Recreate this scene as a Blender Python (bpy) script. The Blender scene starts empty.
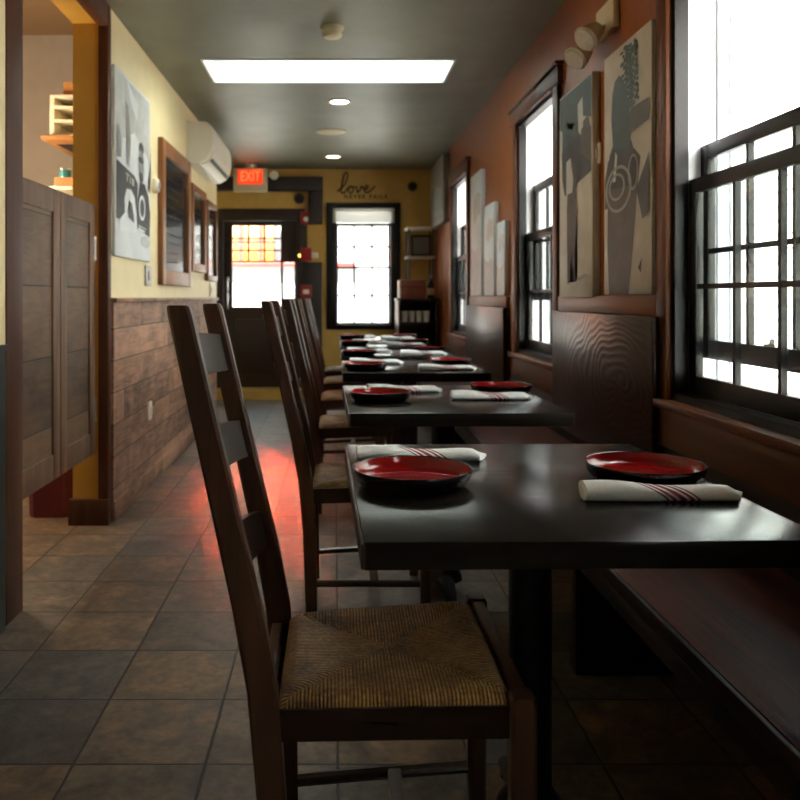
import bpy, bmesh, math, random
from mathutils import Vector, Matrix
random.seed(7)
S = bpy.context.scene
C = S.collection
PI = math.pi

# ------------------------------------------------------------------ camera
H = 1.155                                   # lens height above the tiles
cam = bpy.data.cameras.new('camera')
cam.sensor_width = 36.0
cam.lens = 37.0
cam.shift_x = 0.08125
cam.shift_y = -0.12875
cam.clip_start = 0.02
cam.dof.use_dof = True
cam.dof.focus_distance = 1.85
cam.dof.aperture_fstop = 5.2
cam_o = bpy.data.objects.new('camera', cam)
cam_o.location = (0, 0, H)
cam_o.rotation_euler = (PI / 2, 0, 0)
C.objects.link(cam_o)
S.camera = cam_o

# ------------------------------------------------------------------ sky, sun, exposure
w = bpy.data.worlds.new('sky')
S.world = w
w.use_nodes = True
bg = w.node_tree.nodes['Background']
bg.inputs['Color'].default_value = (0.80, 0.92, 1.0, 1)
bg.inputs['Strength'].default_value = 4.0
sun = bpy.data.lights.new('sun', 'SUN')
sun.energy = 26.0
sun.angle = math.radians(0.6)
sun.color = (1.0, 0.95, 0.86)
sun_o = bpy.data.objects.new('sun', sun)
sun_o.rotation_euler = Vector((0.45, 0.62, -0.64)).to_track_quat('-Z', 'Y').to_euler()
sun_o.location = (-4, -6, 12)
C.objects.link(sun_o)
S.view_settings.view_transform = 'Standard'
S.view_settings.look = 'None'
S.view_settings.gamma = 1.0
S.view_settings.use_curve_mapping = False
S.view_settings.exposure = 1.45
S.cycles.max_bounces = 10
S.cycles.diffuse_bounces = 6
S.cycles.glossy_bounces = 4
S.cycles.transparent_max_bounces = 16
S.cycles.sample_clamp_indirect = 12.0

# ------------------------------------------------------------------ material helpers
def sc(r, g, b):
    """8 bit sRGB to linear"""
    def f(v):
        v /= 255.0
        return v / 12.92 if v <= 0.04045 else ((v + 0.055) / 1.055) ** 2.4
    return (f(r), f(g), f(b), 1.0)

class NT:
    def __init__(self, name):
        self.m = bpy.data.materials.new(name)
        self.m.use_nodes = True
        self.t = self.m.node_tree
        self.b = self.t.nodes['Principled BSDF']
        self.out = self.t.nodes['Material Output']
    def n(self, typ, **kw):
        nd = self.t.nodes.new(typ)
        for k, v in kw.items():
            setattr(nd, k, v)
        return nd
    def l(self, a, b):
        self.t.links.new(a, b)
    def math(self, op, a, b=None, c=None):
        nd = self.n('ShaderNodeMath', operation=op)
        for i, v in enumerate((a, b, c)):
            if v is None:
                continue
            if isinstance(v, (int, float)):
                nd.inputs[i].default_value = v
            else:
                self.l(v, nd.inputs[i])
        return nd.outputs[0]
    def coords(self, scale=(1, 1, 1), rot=(0, 0, 0), world=False):
        if world:
            tc = self.n('ShaderNodeNewGeometry').outputs['Position']
        else:
            tc = self.n('ShaderNodeTexCoord').outputs['Object']
        mp = self.n('ShaderNodeMapping')
        mp.inputs['Scale'].default_value = scale
        mp.inputs['Rotation'].default_value = rot
        self.l(tc, mp.inputs['Vector'])
        return mp.outputs[0]
    def noise(self, vec, scale, detail=4, rough=0.55, dist=0.0):
        nd = self.n('ShaderNodeTexNoise')
        nd.inputs['Scale'].default_value = scale
        nd.inputs['Detail'].default_value = detail
        nd.inputs['Roughness'].default_value = rough
        nd.inputs['Distortion'].default_value = dist
        self.l(vec, nd.inputs['Vector'])
        return nd.outputs['Fac']
    def ramp(self, fac, stops):
        nd = self.n('ShaderNodeValToRGB')
        e = nd.color_ramp.elements
        while len(e) < len(stops):
            e.new(0.5)
        for i, (p, c) in enumerate(stops):
            e[i].position = p
            e[i].color = c
        self.l(fac, nd.inputs['Fac'])
        return nd.outputs['Color']
    def mix(self, fac, a, b):
        nd = self.n('ShaderNodeMix', data_type='RGBA')
        for sock, v in ((nd.inputs['Factor'], fac), (nd.inputs['A'], a), (nd.inputs['B'], b)):
            pass
        for idx, v in ((0, fac), (6, a), (7, b)):
            if isinstance(v, (int, float, tuple)):
                nd.inputs[idx].default_value = v
            else:
                self.l(v, nd.inputs[idx])
        return nd.outputs[2]
    def bump(self, h, strength=0.3, dist=0.01):
        nd = self.n('ShaderNodeBump')
        nd.inputs['Strength'].default_value = strength
        nd.inputs['Distance'].default_value = dist
        self.l(h, nd.inputs['Height'])
        self.l(nd.outputs[0], self.b.inputs['Normal'])
    def col(self, c):
        if isinstance(c, tuple):
            self.b.inputs['Base Color'].default_value = c
        else:
            self.l(c, self.b.inputs['Base Color'])
    def rough(self, r):
        if isinstance(r, (int, float)):
            self.b.inputs['Roughness'].default_value = r
        else:
            self.l(r, self.b.inputs['Roughness'])

def plain(name, c, rough=0.5, metal=0.0, var=0.06, scale=8, bump=0.0, spec=0.5):
    k = NT(name)
    v = k.coords()
    f = k.noise(v, scale, 5)
    lo = tuple(max(0, x * (1 - var * 2.2)) for x in c[:3]) + (1,)
    hi = tuple(min(1, x * (1 + var * 2.2)) for x in c[:3]) + (1,)
    k.col(k.ramp(f, [(0.3, lo), (0.7, hi)]))
    k.rough(rough)
    k.b.inputs['Metallic'].default_value = metal
    k.b.inputs['Specular IOR Level'].default_value = spec
    if bump:
        k.bump(k.noise(v, scale * 6, 4), bump, 0.004)
    return k.m

def wood(name, dark, light, along='y', rough=0.45, grain=30.0, bump=0.15, spec=0.5):
    k = NT(name)
    s = {'x': (0.06, 1, 1), 'y': (1, 0.06, 1), 'z': (1, 1, 0.06)}[along]
    v = k.coords(s)
    f1 = k.noise(v, grain, 6, 0.6, 0.6)
    f2 = k.noise(v, grain * 0.2, 3, 0.5, 1.0)
    f = k.math('ADD', k.math('MULTIPLY', f1, 0.6), k.math('MULTIPLY', f2, 0.4))
    k.col(k.ramp(f, [(0.32, dark), (0.68, light)]))
    k.rough(k.math('ADD', k.math('MULTIPLY', f1, 0.18), rough - 0.09))
    k.b.inputs['Specular IOR Level'].default_value = spec
    k.bump(f1, bump, 0.003)
    return k.m

def emit(name, c, strength):
    k = NT(name)
    k.b.inputs['Base Color'].default_value = c
    k.b.inputs['Emission Color'].default_value = c
    k.b.inputs['Emission Strength'].default_value = strength
    return k.m

def glass_mat(name, tint=(0.94, 0.97, 0.96, 1), gloss=1.0):
    k = NT(name)
    tr = k.n('ShaderNodeBsdfTransparent'); tr.inputs['Color'].default_value = tint
    gl = k.n('ShaderNodeBsdfGlossy'); gl.inputs['Roughness'].default_value = 0.02
    lw = k.n('ShaderNodeLayerWeight'); lw.inputs['Blend'].default_value = 0.5
    fres = k.math('ADD', 0.035, k.math('MULTIPLY', k.math('POWER', lw.outputs['Facing'], 5.0), 0.6))
    mx = k.n('ShaderNodeMixShader')
    k.l(k.math('MULTIPLY', fres, gloss), mx.inputs[0])
    k.l(tr.outputs[0], mx.inputs[1]); k.l(gl.outputs[0], mx.inputs[2])
    k.l(mx.outputs[0], k.out.inputs['Surface'])
    return k.m

# ------------------------------------------------------------------ materials
M = {}
def tile_floor():
    k = NT('slate_tiles')
    T = 0.327
    pos = k.n('ShaderNodeNewGeometry').outputs['Position']
    sp = k.n('ShaderNodeSeparateXYZ'); k.l(pos, sp.inputs[0])
    ux = k.math('DIVIDE', k.math('SUBTRACT', sp.outputs[0], 0.007), T)
    uy = k.math('DIVIDE', k.math('SUBTRACT', sp.outputs[1], 2.031), T)
    cx, cy = k.math('FLOOR', ux), k.math('FLOOR', uy)
    fx, fy = k.math('FRACT', ux), k.math('FRACT', uy)
    cb = k.n('ShaderNodeCombineXYZ'); k.l(cx, cb.inputs[0]); k.l(cy, cb.inputs[1])
    wn = k.n('ShaderNodeTexWhiteNoise', noise_dimensions='2D'); k.l(cb.outputs[0], wn.inputs['Vector'])
    dx = k.math('MINIMUM', fx, k.math('SUBTRACT', 1.0, fx))
    dy = k.math('MINIMUM', fy, k.math('SUBTRACT', 1.0, fy))
    d = k.math('MINIMUM', dx, dy)
    mr = k.n('ShaderNodeMapRange'); mr.inputs[1].default_value = 0.007; mr.inputs[2].default_value = 0.014
    k.l(d, mr.inputs[0])
    grout = mr.outputs[0]
    # offset each tile's texture so neighbours differ
    off = k.n('ShaderNodeVectorMath', operation='MULTIPLY_ADD')
    k.l(wn.outputs['Color'], off.inputs[0]); off.inputs[1].default_value = (9, 9, 9); k.l(pos, off.inputs[2])
    n1 = k.noise(off.outputs[0], 7, 6, 0.6, 0.8)
    n2 = k.noise(off.outputs[0], 34, 5, 0.65)
    base = k.ramp(wn.outputs['Value'], [(0.0, sc(92, 80, 70)), (0.3, sc(114, 92, 72)), (0.55, sc(92, 86, 82)), (0.8, sc(124, 101, 78)), (1.0, sc(78, 74, 73))])
    veins = k.ramp(n1, [(0.30, (0.34, 0.28, 0.25, 1)), (0.5, (0.9, 0.88, 0.86, 1)), (0.68, (1.65, 1.5, 1.3, 1))])
    mm = k.n('ShaderNodeMix', data_type='RGBA', blend_type='MULTIPLY'); mm.inputs[0].default_value = 0.9
    k.l(base, mm.inputs[6]); k.l(veins, mm.inputs[7])
    speck = k.ramp(n2, [(0.32, (0.5, 0.5, 0.5, 1)), (0.66, (1.3, 1.3, 1.3, 1))])
    m2 = k.n('ShaderNodeMix', data_type='RGBA', blend_type='MULTIPLY'); m2.inputs[0].default_value = 0.7
    k.l(mm.outputs[2], m2.inputs[6]); k.l(speck, m2.inputs[7])
    k.col(k.mix(grout, sc(22, 18, 16), m2.outputs[2]))
    k.rough(k.math('ADD', 0.34, k.math('MULTIPLY', n1, 0.25)))
    hgt = k.math('ADD', k.math('MULTIPLY', grout, 1.0), k.math('ADD', k.math('MULTIPLY', n1, 0.5), k.math('MULTIPLY', n2, 0.25)))
    k.bump(hgt, 0.5, 0.005)
    return k.m
M['floor'] = tile_floor()

def ceiling_mat():
    k = NT('painted_ceiling')
    v = k.coords(world=True)
    n = k.noise(v, 3, 4)
    k.col(k.ramp(n, [(0.3, sc(118, 117, 100)), (0.7, sc(130, 129, 110))]))
    k.rough(k.math('ADD', 0.36, k.math('MULTIPLY', k.noise(v, 2.2, 3), 0.16)))
    k.bump(k.noise(k.coords((1, 0.4, 1), world=True), 9, 5), 0.22, 0.006)
    return k.m
M['ceiling'] = ceiling_mat()
M['cream'] = plain('cream_paint', sc(230, 210, 162), 0.5, var=0.02, bump=0.05)
M['yellow'] = plain('mustard_paint', sc(192, 144, 52), 0.55, var=0.03, bump=0.05)
M['ochre'] = plain('ochre_paint', sc(198, 160, 80), 0.5, var=0.03, bump=0.05)
M['orange_wall'] = plain('burnt_orange_paint', sc(140, 74, 20), 0.42, var=0.04, bump=0.06, spec=0.3)
M['teal'] = plain('dark_green_paint', sc(24, 34, 32), 0.5)
M['grey_wall'] = plain('mauve_grey_paint', sc(170, 160, 150), 0.7, var=0.02)
M['kitchen_ceiling'] = plain('tan_ceiling_paint', sc(150, 122, 92), 0.7, var=0.02)
M['dark_room'] = plain('dark_paint', sc(70, 58, 48), 0.6)
M['trim'] = wood('brown_trim_wood', sc(58, 29, 14), sc(112, 60, 28), 'z', 0.42, 26, 0.15, 0.3)
M['trim_h'] = wood('brown_trim_wood_along', sc(58, 29, 14), sc(112, 60, 28), 'y', 0.42, 26, 0.15, 0.3)
M['trim_dark'] = wood('dark_trim_wood', sc(50, 26, 15), sc(94, 52, 29), 'z', 0.5, 26, 0.15, 0.3)
M['apron'] = wood('window_apron_wood', sc(62, 36, 22), sc(104, 64, 40), 'y', 0.5, 22, 0.15, 0.3)
M['sash'] = plain('dark_bronze_sash', sc(22, 18, 17), 0.4, var=0.05, spec=0.3)
M['white_vinyl'] = plain('white_vinyl', sc(222, 222, 226), 0.4, var=0.01)
M['door_dark'] = wood('dark_door_wood', sc(30, 18, 14), sc(48, 29, 21), 'z', 0.4, 24)
M['black_board'] = plain('dark_brown_boxing', sc(40, 30, 27), 0.5)
M['glass'] = glass_mat('window_glass')
M['frame_glass'] = glass_mat('picture_glass', (0.97, 0.97, 0.97, 1), 1.0)

def planks(name, c1, c2, h=0.165, L=1.35, rough=0.55, axis='y'):
    k = NT(name)
    pos = k.n('ShaderNodeTexCoord').outputs['Object']
    sp = k.n('ShaderNodeSeparateXYZ'); k.l(pos, sp.inputs[0])
    row = k.math('FLOOR', k.math('DIVIDE', sp.outputs[2], h))
    along = k.math('ADD', sp.outputs[1], k.math('MULTIPLY', row, 0.77))
    colm = k.math('FLOOR', k.math('DIVIDE', along, L))
    cb = k.n('ShaderNodeCombineXYZ'); k.l(row, cb.inputs[0]); k.l(colm, cb.inputs[1])
    wn = k.n('ShaderNodeTexWhiteNoise', noise_dimensions='2D'); k.l(cb.outputs[0], wn.inputs['Vector'])
    off = k.n('ShaderNodeVectorMath', operation='MULTIPLY_ADD')
    k.l(wn.outputs['Color'], off.inputs[0]); off.inputs[1].default_value = (7, 7, 7); k.l(pos, off.inputs[2])
    mp = k.n('ShaderNodeMapping'); mp.inputs['Scale'].default_value = (1, 0.12, 1); k.l(off.outputs[0], mp.inputs[0])
    g = k.noise(mp.outputs[0], 26, 6, 0.62, 1.2)
    knots = k.noise(off.outputs[0], 5, 4, 0.6, 0.4)
    f = k.math('ADD', k.math('MULTIPLY', g, 0.45), k.math('ADD', k.math('MULTIPLY', wn.outputs['Value'], 0.2), k.math('MULTIPLY', knots, 0.35)))
    fz = k.math('FRACT', k.math('DIVIDE', sp.outputs[2], h)); fy = k.math('FRACT', k.math('DIVIDE', along, L))
    dz = k.math('MULTIPLY', k.math('MINIMUM', fz, k.math('SUBTRACT', 1.0, fz)), h)
    dy = k.math('MULTIPLY', k.math('MINIMUM', fy, k.math('SUBTRACT', 1.0, fy)), L)
    d = k.math('MINIMUM', dz, dy)
    mr = k.n('ShaderNodeMapRange'); mr.inputs[1].default_value = 0.001; mr.inputs[2].default_value = 0.004; k.l(d, mr.inputs[0])
    c = k.ramp(f, [(0.3, c1), (0.62, c2)])
    k.col(k.mix(mr.outputs[0], tuple(x * 0.25 for x in c1[:3]) + (1,), c))
    k.rough(rough)
    k.bump(k.math('ADD', mr.outputs[0], k.math('MULTIPLY', g, 0.25)), 0.35, 0.005)
    return k.m
M['wainscot'] = planks('knotty_board_wainscot', sc(48, 31, 24), sc(192, 144, 116))
M['saloon'] = wood('saloon_door_wood', sc(52, 35, 26), sc(142, 106, 80), 'z', 0.5, 20, 0.4)
M['saloon_panel'] = planks('saloon_door_boards', sc(44, 31, 24), sc(122, 92, 66), h=0.3, L=5, rough=0.5)

M['chair'] = wood('chair_dark_wood', sc(42, 26, 19), sc(82, 54, 40), 'z', 0.35, 40, 0.12, 0.4)
M['chair_rail'] = wood('chair_rail_wood', sc(28, 17, 13), sc(50, 32, 24), 'x', 0.3, 40, 0.1, 0.4)
M['chair_slat'] = wood('chair_slat_wood', sc(28, 17, 13), sc(46, 29, 21), 'y', 0.42, 40, 0.05, 0.25)
M['table'] = wood('table_ebony_top', sc(24, 20, 18), sc(36, 31, 28), 'x', 0.21, 40, 0.0, 0.17)
M['table_edge'] = wood('table_edge_wood', sc(40, 26, 20), sc(66, 44, 34), 'y', 0.4, 30, 0.05)
M['iron'] = plain('black_iron', sc(20, 19, 20), 0.45, 0.3, 0.1, 30, 0.1)
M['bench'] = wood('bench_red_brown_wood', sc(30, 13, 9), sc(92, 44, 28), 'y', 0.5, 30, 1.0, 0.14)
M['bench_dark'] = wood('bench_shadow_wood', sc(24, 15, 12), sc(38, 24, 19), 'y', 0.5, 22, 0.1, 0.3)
M['bench_board'] = wood('backrest_cap_wood', sc(112, 64, 36), sc(150, 92, 58), 'y', 0.42, 18, 0.1, 0.35)

def carved():
    k = NT('brushed_grain_panel')
    tc = k.n('ShaderNodeTexCoord').outputs['Object']
    mp = k.n('ShaderNodeMapping'); mp.inputs['Scale'].default_value = (1, 0.42, 1); mp.inputs['Location'].default_value = (0, 0.13, -0.02)
    k.l(tc, mp.inputs['Vector'])
    wp = k.n('ShaderNodeTexNoise'); wp.inputs['Scale'].default_value = 3.2; wp.inputs['Detail'].default_value = 1
    k.l(tc, wp.inputs['Vector'])
    va = k.n('ShaderNodeVectorMath', operation='MULTIPLY_ADD')
    k.l(wp.outputs['Color'], va.inputs[0]); va.inputs[1].default_value = (0.0, 0.16, 0.20); k.l(mp.outputs[0], va.inputs[2])
    vb = k.n('ShaderNodeVectorMath', operation='SUBTRACT'); k.l(va.outputs[0], vb.inputs[0]); vb.inputs[1].default_value = (0.0, 0.08, 0.10)
    wv = k.n('ShaderNodeTexWave', wave_type='RINGS', rings_direction='SPHERICAL')
    wv.inputs['Scale'].default_value = 11.0
    wv.inputs['Distortion'].default_value = 0.8
    wv.inputs['Detail'].default_value = 2.0
    wv.inputs['Detail Scale'].default_value = 3.0
    k.l(vb.outputs[0], wv.inputs['Vector'])
    k.col(k.ramp(wv.outputs['Fac'], [(0.1, sc(34, 17, 14)), (0.8, sc(54, 28, 22))]))
    k.rough(0.30)
    k.b.inputs['Specular IOR Level'].default_value = 0.35
    k.bump(wv.outputs['Fac'], 0.18, 0.004)
    return k.m
M['carved'] = carved()

def rush():
    k = NT('woven_rush')
    pos = k.n('ShaderNodeTexCoord').outputs['Object']
    sp = k.n('ShaderNodeSeparateXYZ'); k.l(pos, sp.inputs[0])
    x, y = sp.outputs[0], sp.outputs[1]
    ax = k.math('DIVIDE', k.math('ABSOLUTE', x), 0.20)
    ay = k.math('DIVIDE', k.math('ABSOLUTE', y), 0.21)
    side = k.math('GREATER_THAN', ax, ay)
    wob = k.math('MULTIPLY', k.math('SUBTRACT', k.noise(pos, 18, 3), 0.5), 0.004)
    tx = k.math('SINE', k.math('MULTIPLY', k.math('ADD', x, wob), 2 * PI / 0.0066))
    ty = k.math('SINE', k.math('MULTIPLY', k.math('ADD', y, wob), 2 * PI / 0.0066))
    st = k.math('ADD', k.math('MULTIPLY', side, ty), k.math('MULTIPLY', k.math('SUBTRACT', 1.0, side), tx))
    st = k.math('ADD', k.math('MULTIPLY', st, 0.5), 0.5)
    st = k.math('POWER', st, 0.6)
    cs = k.n('ShaderNodeMapping'); cs.inputs['Scale'].default_value = (1, 1, 1); k.l(pos, cs.inputs[0])
    blot = k.noise(cs.outputs[0], 14, 4, 0.6)
    fine = k.noise(cs.outputs[0], 120, 2)
    c = k.ramp(k.math('ADD', k.math('MULTIPLY', blot, 0.6), k.math('MULTIPLY', fine, 0.4)), [(0.34, sc(88, 62, 38)), (0.5, sc(166, 120, 66)), (0.66, sc(214, 168, 98))])
    k.col(k.mix(st, sc(52, 35, 20), c))
    k.rough(0.5)
    k.bump(st, 0.8, 0.004)
    return k.m
M['rush'] = rush()

M['plate_black'] = plain('black_stoneware', sc(16, 15, 16), 0.22, var=0.05)
M['plate_red'] = plain('red_glaze', sc(140, 10, 13), 0.14, var=0.06, scale=14)

def napkin_mat():
    k = NT('striped_linen')
    pos = k.n('ShaderNodeTexCoord').outputs['Object']
    sp = k.n('ShaderNodeSeparateXYZ'); k.l(pos, sp.inputs[0])
    t = k.math('ADD', sp.outputs[0], k.math('MULTIPLY', sp.outputs[1], 0.5))
    t = k.math('ADD', t, k.math('MULTIPLY', sp.outputs[2], 1.3))
    t = k.math('ADD', t, -0.030)
    fac = None
    for c0, wd in ((-0.034, 0.0028), (-0.021, 0.0042), (-0.003, 0.0064), (0.015, 0.0042), (0.028, 0.0028)):
        d = k.math('ABSOLUTE', k.math('SUBTRACT', t, c0))
        s = k.math('LESS_THAN', d, wd)
        fac = s if fac is None else k.math('MAXIMUM', fac, s)
    wv = k.noise(pos, 300, 2)
    c = k.ramp(wv, [(0.3, sc(232, 232, 234)), (0.7, sc(246, 246, 248))])
    k.col(k.mix(fac, c, sc(150, 52, 78)))
    k.rough(0.85)
    k.bump(k.math('ADD', k.noise(pos, 40, 4), k.math('MULTIPLY', wv, 0.3)), 0.4, 0.004)
    return k.m
M['napkin'] = napkin_mat()

M['canvas_warm'] = plain('printed_canvas_warm', sc(192, 184, 174), 0.6, var=0.07, scale=5)
M['canvas_pale'] = plain('printed_canvas_pale', sc(214, 216, 216), 0.5, var=0.06, scale=3)
M['canvas_grey'] = plain('printed_canvas_grey', sc(126, 120, 112), 0.6, var=0.12, scale=3)
M['canvas_haze'] = plain('soft_pink_grey_ink', sc(196, 184, 176), 0.5, var=0.08, scale=6)
M['ink_teal'] = plain('teal_ink', sc(56, 70, 70), 0.55, var=0.12, scale=14)
M['ink_grey'] = plain('grey_ink', sc(84, 73, 68), 0.55, var=0.10, scale=14)
M['ink_dark'] = plain('dark_ink', sc(44, 42, 44), 0.5, var=0.18, scale=14)
M['ink_light'] = plain('pale_ink', sc(186, 186, 182), 0.55, var=0.05, scale=14)
M['ink_mid'] = plain('mid_grey_ink', sc(136, 134, 132), 0.55, var=0.1, scale=14)
M['canvas_edge'] = plain('dark_canvas_edge', sc(48, 38, 34), 0.6)
M['chalkboard'] = plain('chalkboard', sc(26, 28, 31), 0.16, var=0.3, scale=5)
M['chalk'] = plain('chalk_dust', sc(96, 96, 98), 0.9)
M['frame_wood'] = wood('oak_frame_wood', sc(104, 60, 28), sc(160, 100, 52), 'z', 0.4, 30)
M['white_plastic'] = plain('white_plastic', sc(222, 212, 194), 0.4, var=0.02)
M['beige_plastic'] = plain('beige_plastic', sc(206, 192, 158), 0.45, var=0.02)
M['metal'] = plain('brushed_metal', sc(170, 168, 164), 0.35, 1.0, 0.05)
M['lens'] = plain('clear_lamp_lens', sc(226, 222, 214), 0.12, 0.4, 0.05, 40)
M['red_plastic'] = plain('red_plastic', sc(150, 22, 26), 0.35, var=0.03)
M['black_plastic'] = plain('black_plastic', sc(18, 18, 19), 0.4)
M['white_paint'] = plain('white_shelf_paint', sc(232, 226, 210), 0.45, var=0.02)
M['leather'] = plain('brown_leather', sc(128, 66, 44), 0.5, var=0.08, bump=0.2)
M['card'] = plain('brown_cardboard', sc(176, 122, 70), 0.7, var=0.05)
M['maroon'] = plain('maroon_plastic', sc(98, 22, 34), 0.5)
M['drink_glass'] = plain('frosted_pale_glass', sc(214, 208, 198), 0.25, var=0.03)
M['green_glass'] = plain('dark_green_glass', sc(28, 44, 26), 0.12)
M['teal_tin'] = plain('teal_tin', sc(40, 130, 140), 0.35)
M['text_dark'] = plain('brown_vinyl_lettering', sc(46, 28, 18), 0.5)
M['siding'] = plain('white_lap_siding', sc(236, 238, 236), 0.55, var=0.015)
M['asphalt'] = plain('pale_concrete', sc(168, 164, 158), 0.8, var=0.05)
M['orange_fascia'] = plain('orange_signband', (0.42, 0.085, 0.006, 1), 0.5, var=0.03)
M['red_fascia'] = plain('red_paint', (0.30, 0.015, 0.01, 1), 0.5, var=0.03)
M['yellow_band'] = plain('pale_orange_signband', (0.50, 0.20, 0.06, 1), 0.5, var=0.03)
M['stucco'] = plain('pale_stucco', sc(132, 130, 129), 0.7, var=0.03)
M['brass'] = plain('brass', sc(178, 140, 70), 0.3, 1.0, 0.05)

def shade_mat():
    k = NT('white_roller_cloth')
    tr = k.n('ShaderNodeBsdfTranslucent'); tr.inputs['Color'].default_value = (0.9, 0.9, 0.88, 1)
    df = k.n('ShaderNodeBsdfDiffuse'); df.inputs['Color'].default_value = (0.9, 0.9, 0.88, 1)
    mx = k.n('ShaderNodeMixShader'); mx.inputs[0].default_value = 0.65
    k.l(df.outputs[0], mx.inputs[1]); k.l(tr.outputs[0], mx.inputs[2]); k.l(mx.outputs[0], k.out.inputs['Surface'])
    return k.m
M['shade'] = shade_mat()
M['exit_red'] = emit('lit_red_panel', (1.0, 0.05, 0.012, 1), 0.34)
M['exit_letter'] = emit('lit_red_letters', (1.0, 0.20, 0.06, 1), 0.5)
M['downlight'] = emit('lit_lamp_disc', (1.0, 0.93, 0.8, 1), 6.0)
M['amber_led'] = emit('amber_indicator', (1.0, 0.6, 0.1, 1), 2.0)

# ------------------------------------------------------------------ mesh helpers
def nb():
    return bmesh.new()

def box(bm, x0, x1, y0, y1, z0, z1, bev=0.0, mi=0, rot=None, seg=2):
    """axis aligned box (min/max), optional rotation matrix about its centre"""
    c = Vector(((x0 + x1) / 2, (y0 + y1) / 2, (z0 + z1) / 2))
    mt = Matrix.Translation(c)
    if rot is not None:
        mt = mt @ rot.to_4x4()
    mt = mt @ Matrix.Diagonal((abs(x1 - x0), abs(y1 - y0), abs(z1 - z0), 1))
    r = bmesh.ops.create_cube(bm, size=1.0, matrix=mt)
    vs = r['verts']
    if bev > 0:
        es = list({e for v in vs for e in v.link_edges})
        rr = bmesh.ops.bevel(bm, geom=es, offset=bev, segments=seg, profile=0.5, affect='EDGES')
        fs = rr['faces']
        for f in {f for v in rr['verts'] for f in v.link_faces}:
            f.material_index = mi
    else:
        for f in {f for v in vs for f in v.link_faces}:
            f.material_index = mi

def cyl(bm, p0, p1, r0, r1=None, n=20, mi=0):
    p0, p1 = Vector(p0), Vector(p1)
    r1 = r0 if r1 is None else r1
    d = p1 - p0
    q = d.to_track_quat('Z', 'Y').to_matrix().to_4x4()
    r = bmesh.ops.create_cone(bm, cap_ends=True, segments=n, radius1=r0, radius2=r1, depth=d.length,
                              matrix=Matrix.Translation((p0 + p1) / 2) @ q)
    for f in {f for v in r['verts'] for f in v.link_faces}:
        f.material_index = mi

def lathe(bm, prof, n=48, mi=0, center=(0, 0, 0), mat=None):
    rings = []
    for r, z in prof:
        if r < 1e-6:
            rings.append([bm.verts.new((0, 0, z))])
        else:
            rings.append([bm.verts.new((r * math.cos(2 * PI * i / n), r * math.sin(2 * PI * i / n), z)) for i in range(n)])
    fs = []
    for a, b in zip(rings, rings[1:]):
        for i in range(n):
            j = (i + 1) % n
            if len(a) == 1 and len(b) == 1:
                continue
            if len(a) == 1:
                fs.append(bm.faces.new((a[0], b[j], b[i])))
            elif len(b) == 1:
                fs.append(bm.faces.new((a[i], a[j], b[0])))
            else:
                fs.append(bm.faces.new((a[i], a[j], b[j], b[i])))
    for f in fs:
        f.material_index = mi
    mt = Matrix.Translation(center) @ (mat.to_4x4() if mat is not None else Matrix.Identity(4))
    vs = [v for ring in rings for v in ring]
    bmesh.ops.transform(bm, matrix=mt, verts=vs)

def tube(bm, pts, rad, n=8, mi=0, squash=1.0):
    """tube through pts; rad is a number or a list"""
    pts = [Vector(p) for p in pts]
    rings = []
    up = Vector((0, 0, 1))
    for i, p in enumerate(pts):
        t = (pts[min(i + 1, len(pts) - 1)] - pts[max(i - 1, 0)]).normalized()
        a = t.cross(up)
        if a.length < 1e-3:
            a = t.cross(Vector((0, 1, 0)))
        a.normalize()
        b = a.cross(t).normalized()
        r = rad[i] if isinstance(rad, (list, tuple)) else rad
        rings.append([bm.verts.new(p + (a * math.cos(2 * PI * k / n) + b * math.sin(2 * PI * k / n) * squash) * r) for k in range(n)])
    for A, B in zip(rings, rings[1:]):
        for i in range(n):
            j = (i + 1) % n
            bm.faces.new((A[i], A[j], B[j], B[i])).material_index = mi
    bm.faces.new(rings[0][::-1]).material_index = mi
    bm.faces.new(rings[-1]).material_index = mi

def sweep_rect(bm, pts, wx, wy, mi=0):
    """rectangular post through pts lying in the xz plane; wx list of widths (x), wy thickness (y)"""
    rings = []
    for (x, y, z), a in zip(pts, wx):
        h = wy / 2
        c = min(a, wy) * 0.16
        rings.append([bm.verts.new(v) for v in ((x - a / 2 + c, y - h, z), (x + a / 2 - c, y - h, z), (x + a / 2, y - h + c, z), (x + a / 2, y + h - c, z),
                                                (x + a / 2 - c, y + h, z), (x - a / 2 + c, y + h, z), (x - a / 2, y + h - c, z), (x - a / 2, y - h + c, z))])
    n = 8
    for A, B in zip(rings, rings[1:]):
        for i in range(n):
            j = (i + 1) % n
            bm.faces.new((A[i], A[j], B[j], B[i])).material_index = mi
    bm.faces.new(rings[0][::-1]).material_index = mi
    bm.faces.new(rings[-1]).material_index = mi

def poly(bm, pts3, mi=0):
    f = bm.faces.new([bm.verts.new(p) for p in pts3])
    f.material_index = mi
    return f

def prism_y(bm, prof, y0, y1, mi=0):
    """profile of (x,z) points extruded along y"""
    a = [bm.verts.new((x, y0, z)) for x, z in prof]
    b = [bm.verts.new((x, y1, z)) for x, z in prof]
    n = len(prof)
    for i in range(n):
        j = (i + 1) % n
        bm.faces.new((a[i], a[j], b[j], b[i])).material_index = mi
    bm.faces.new(a[::-1]).material_index = mi
    bm.faces.new(b).material_index = mi

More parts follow.
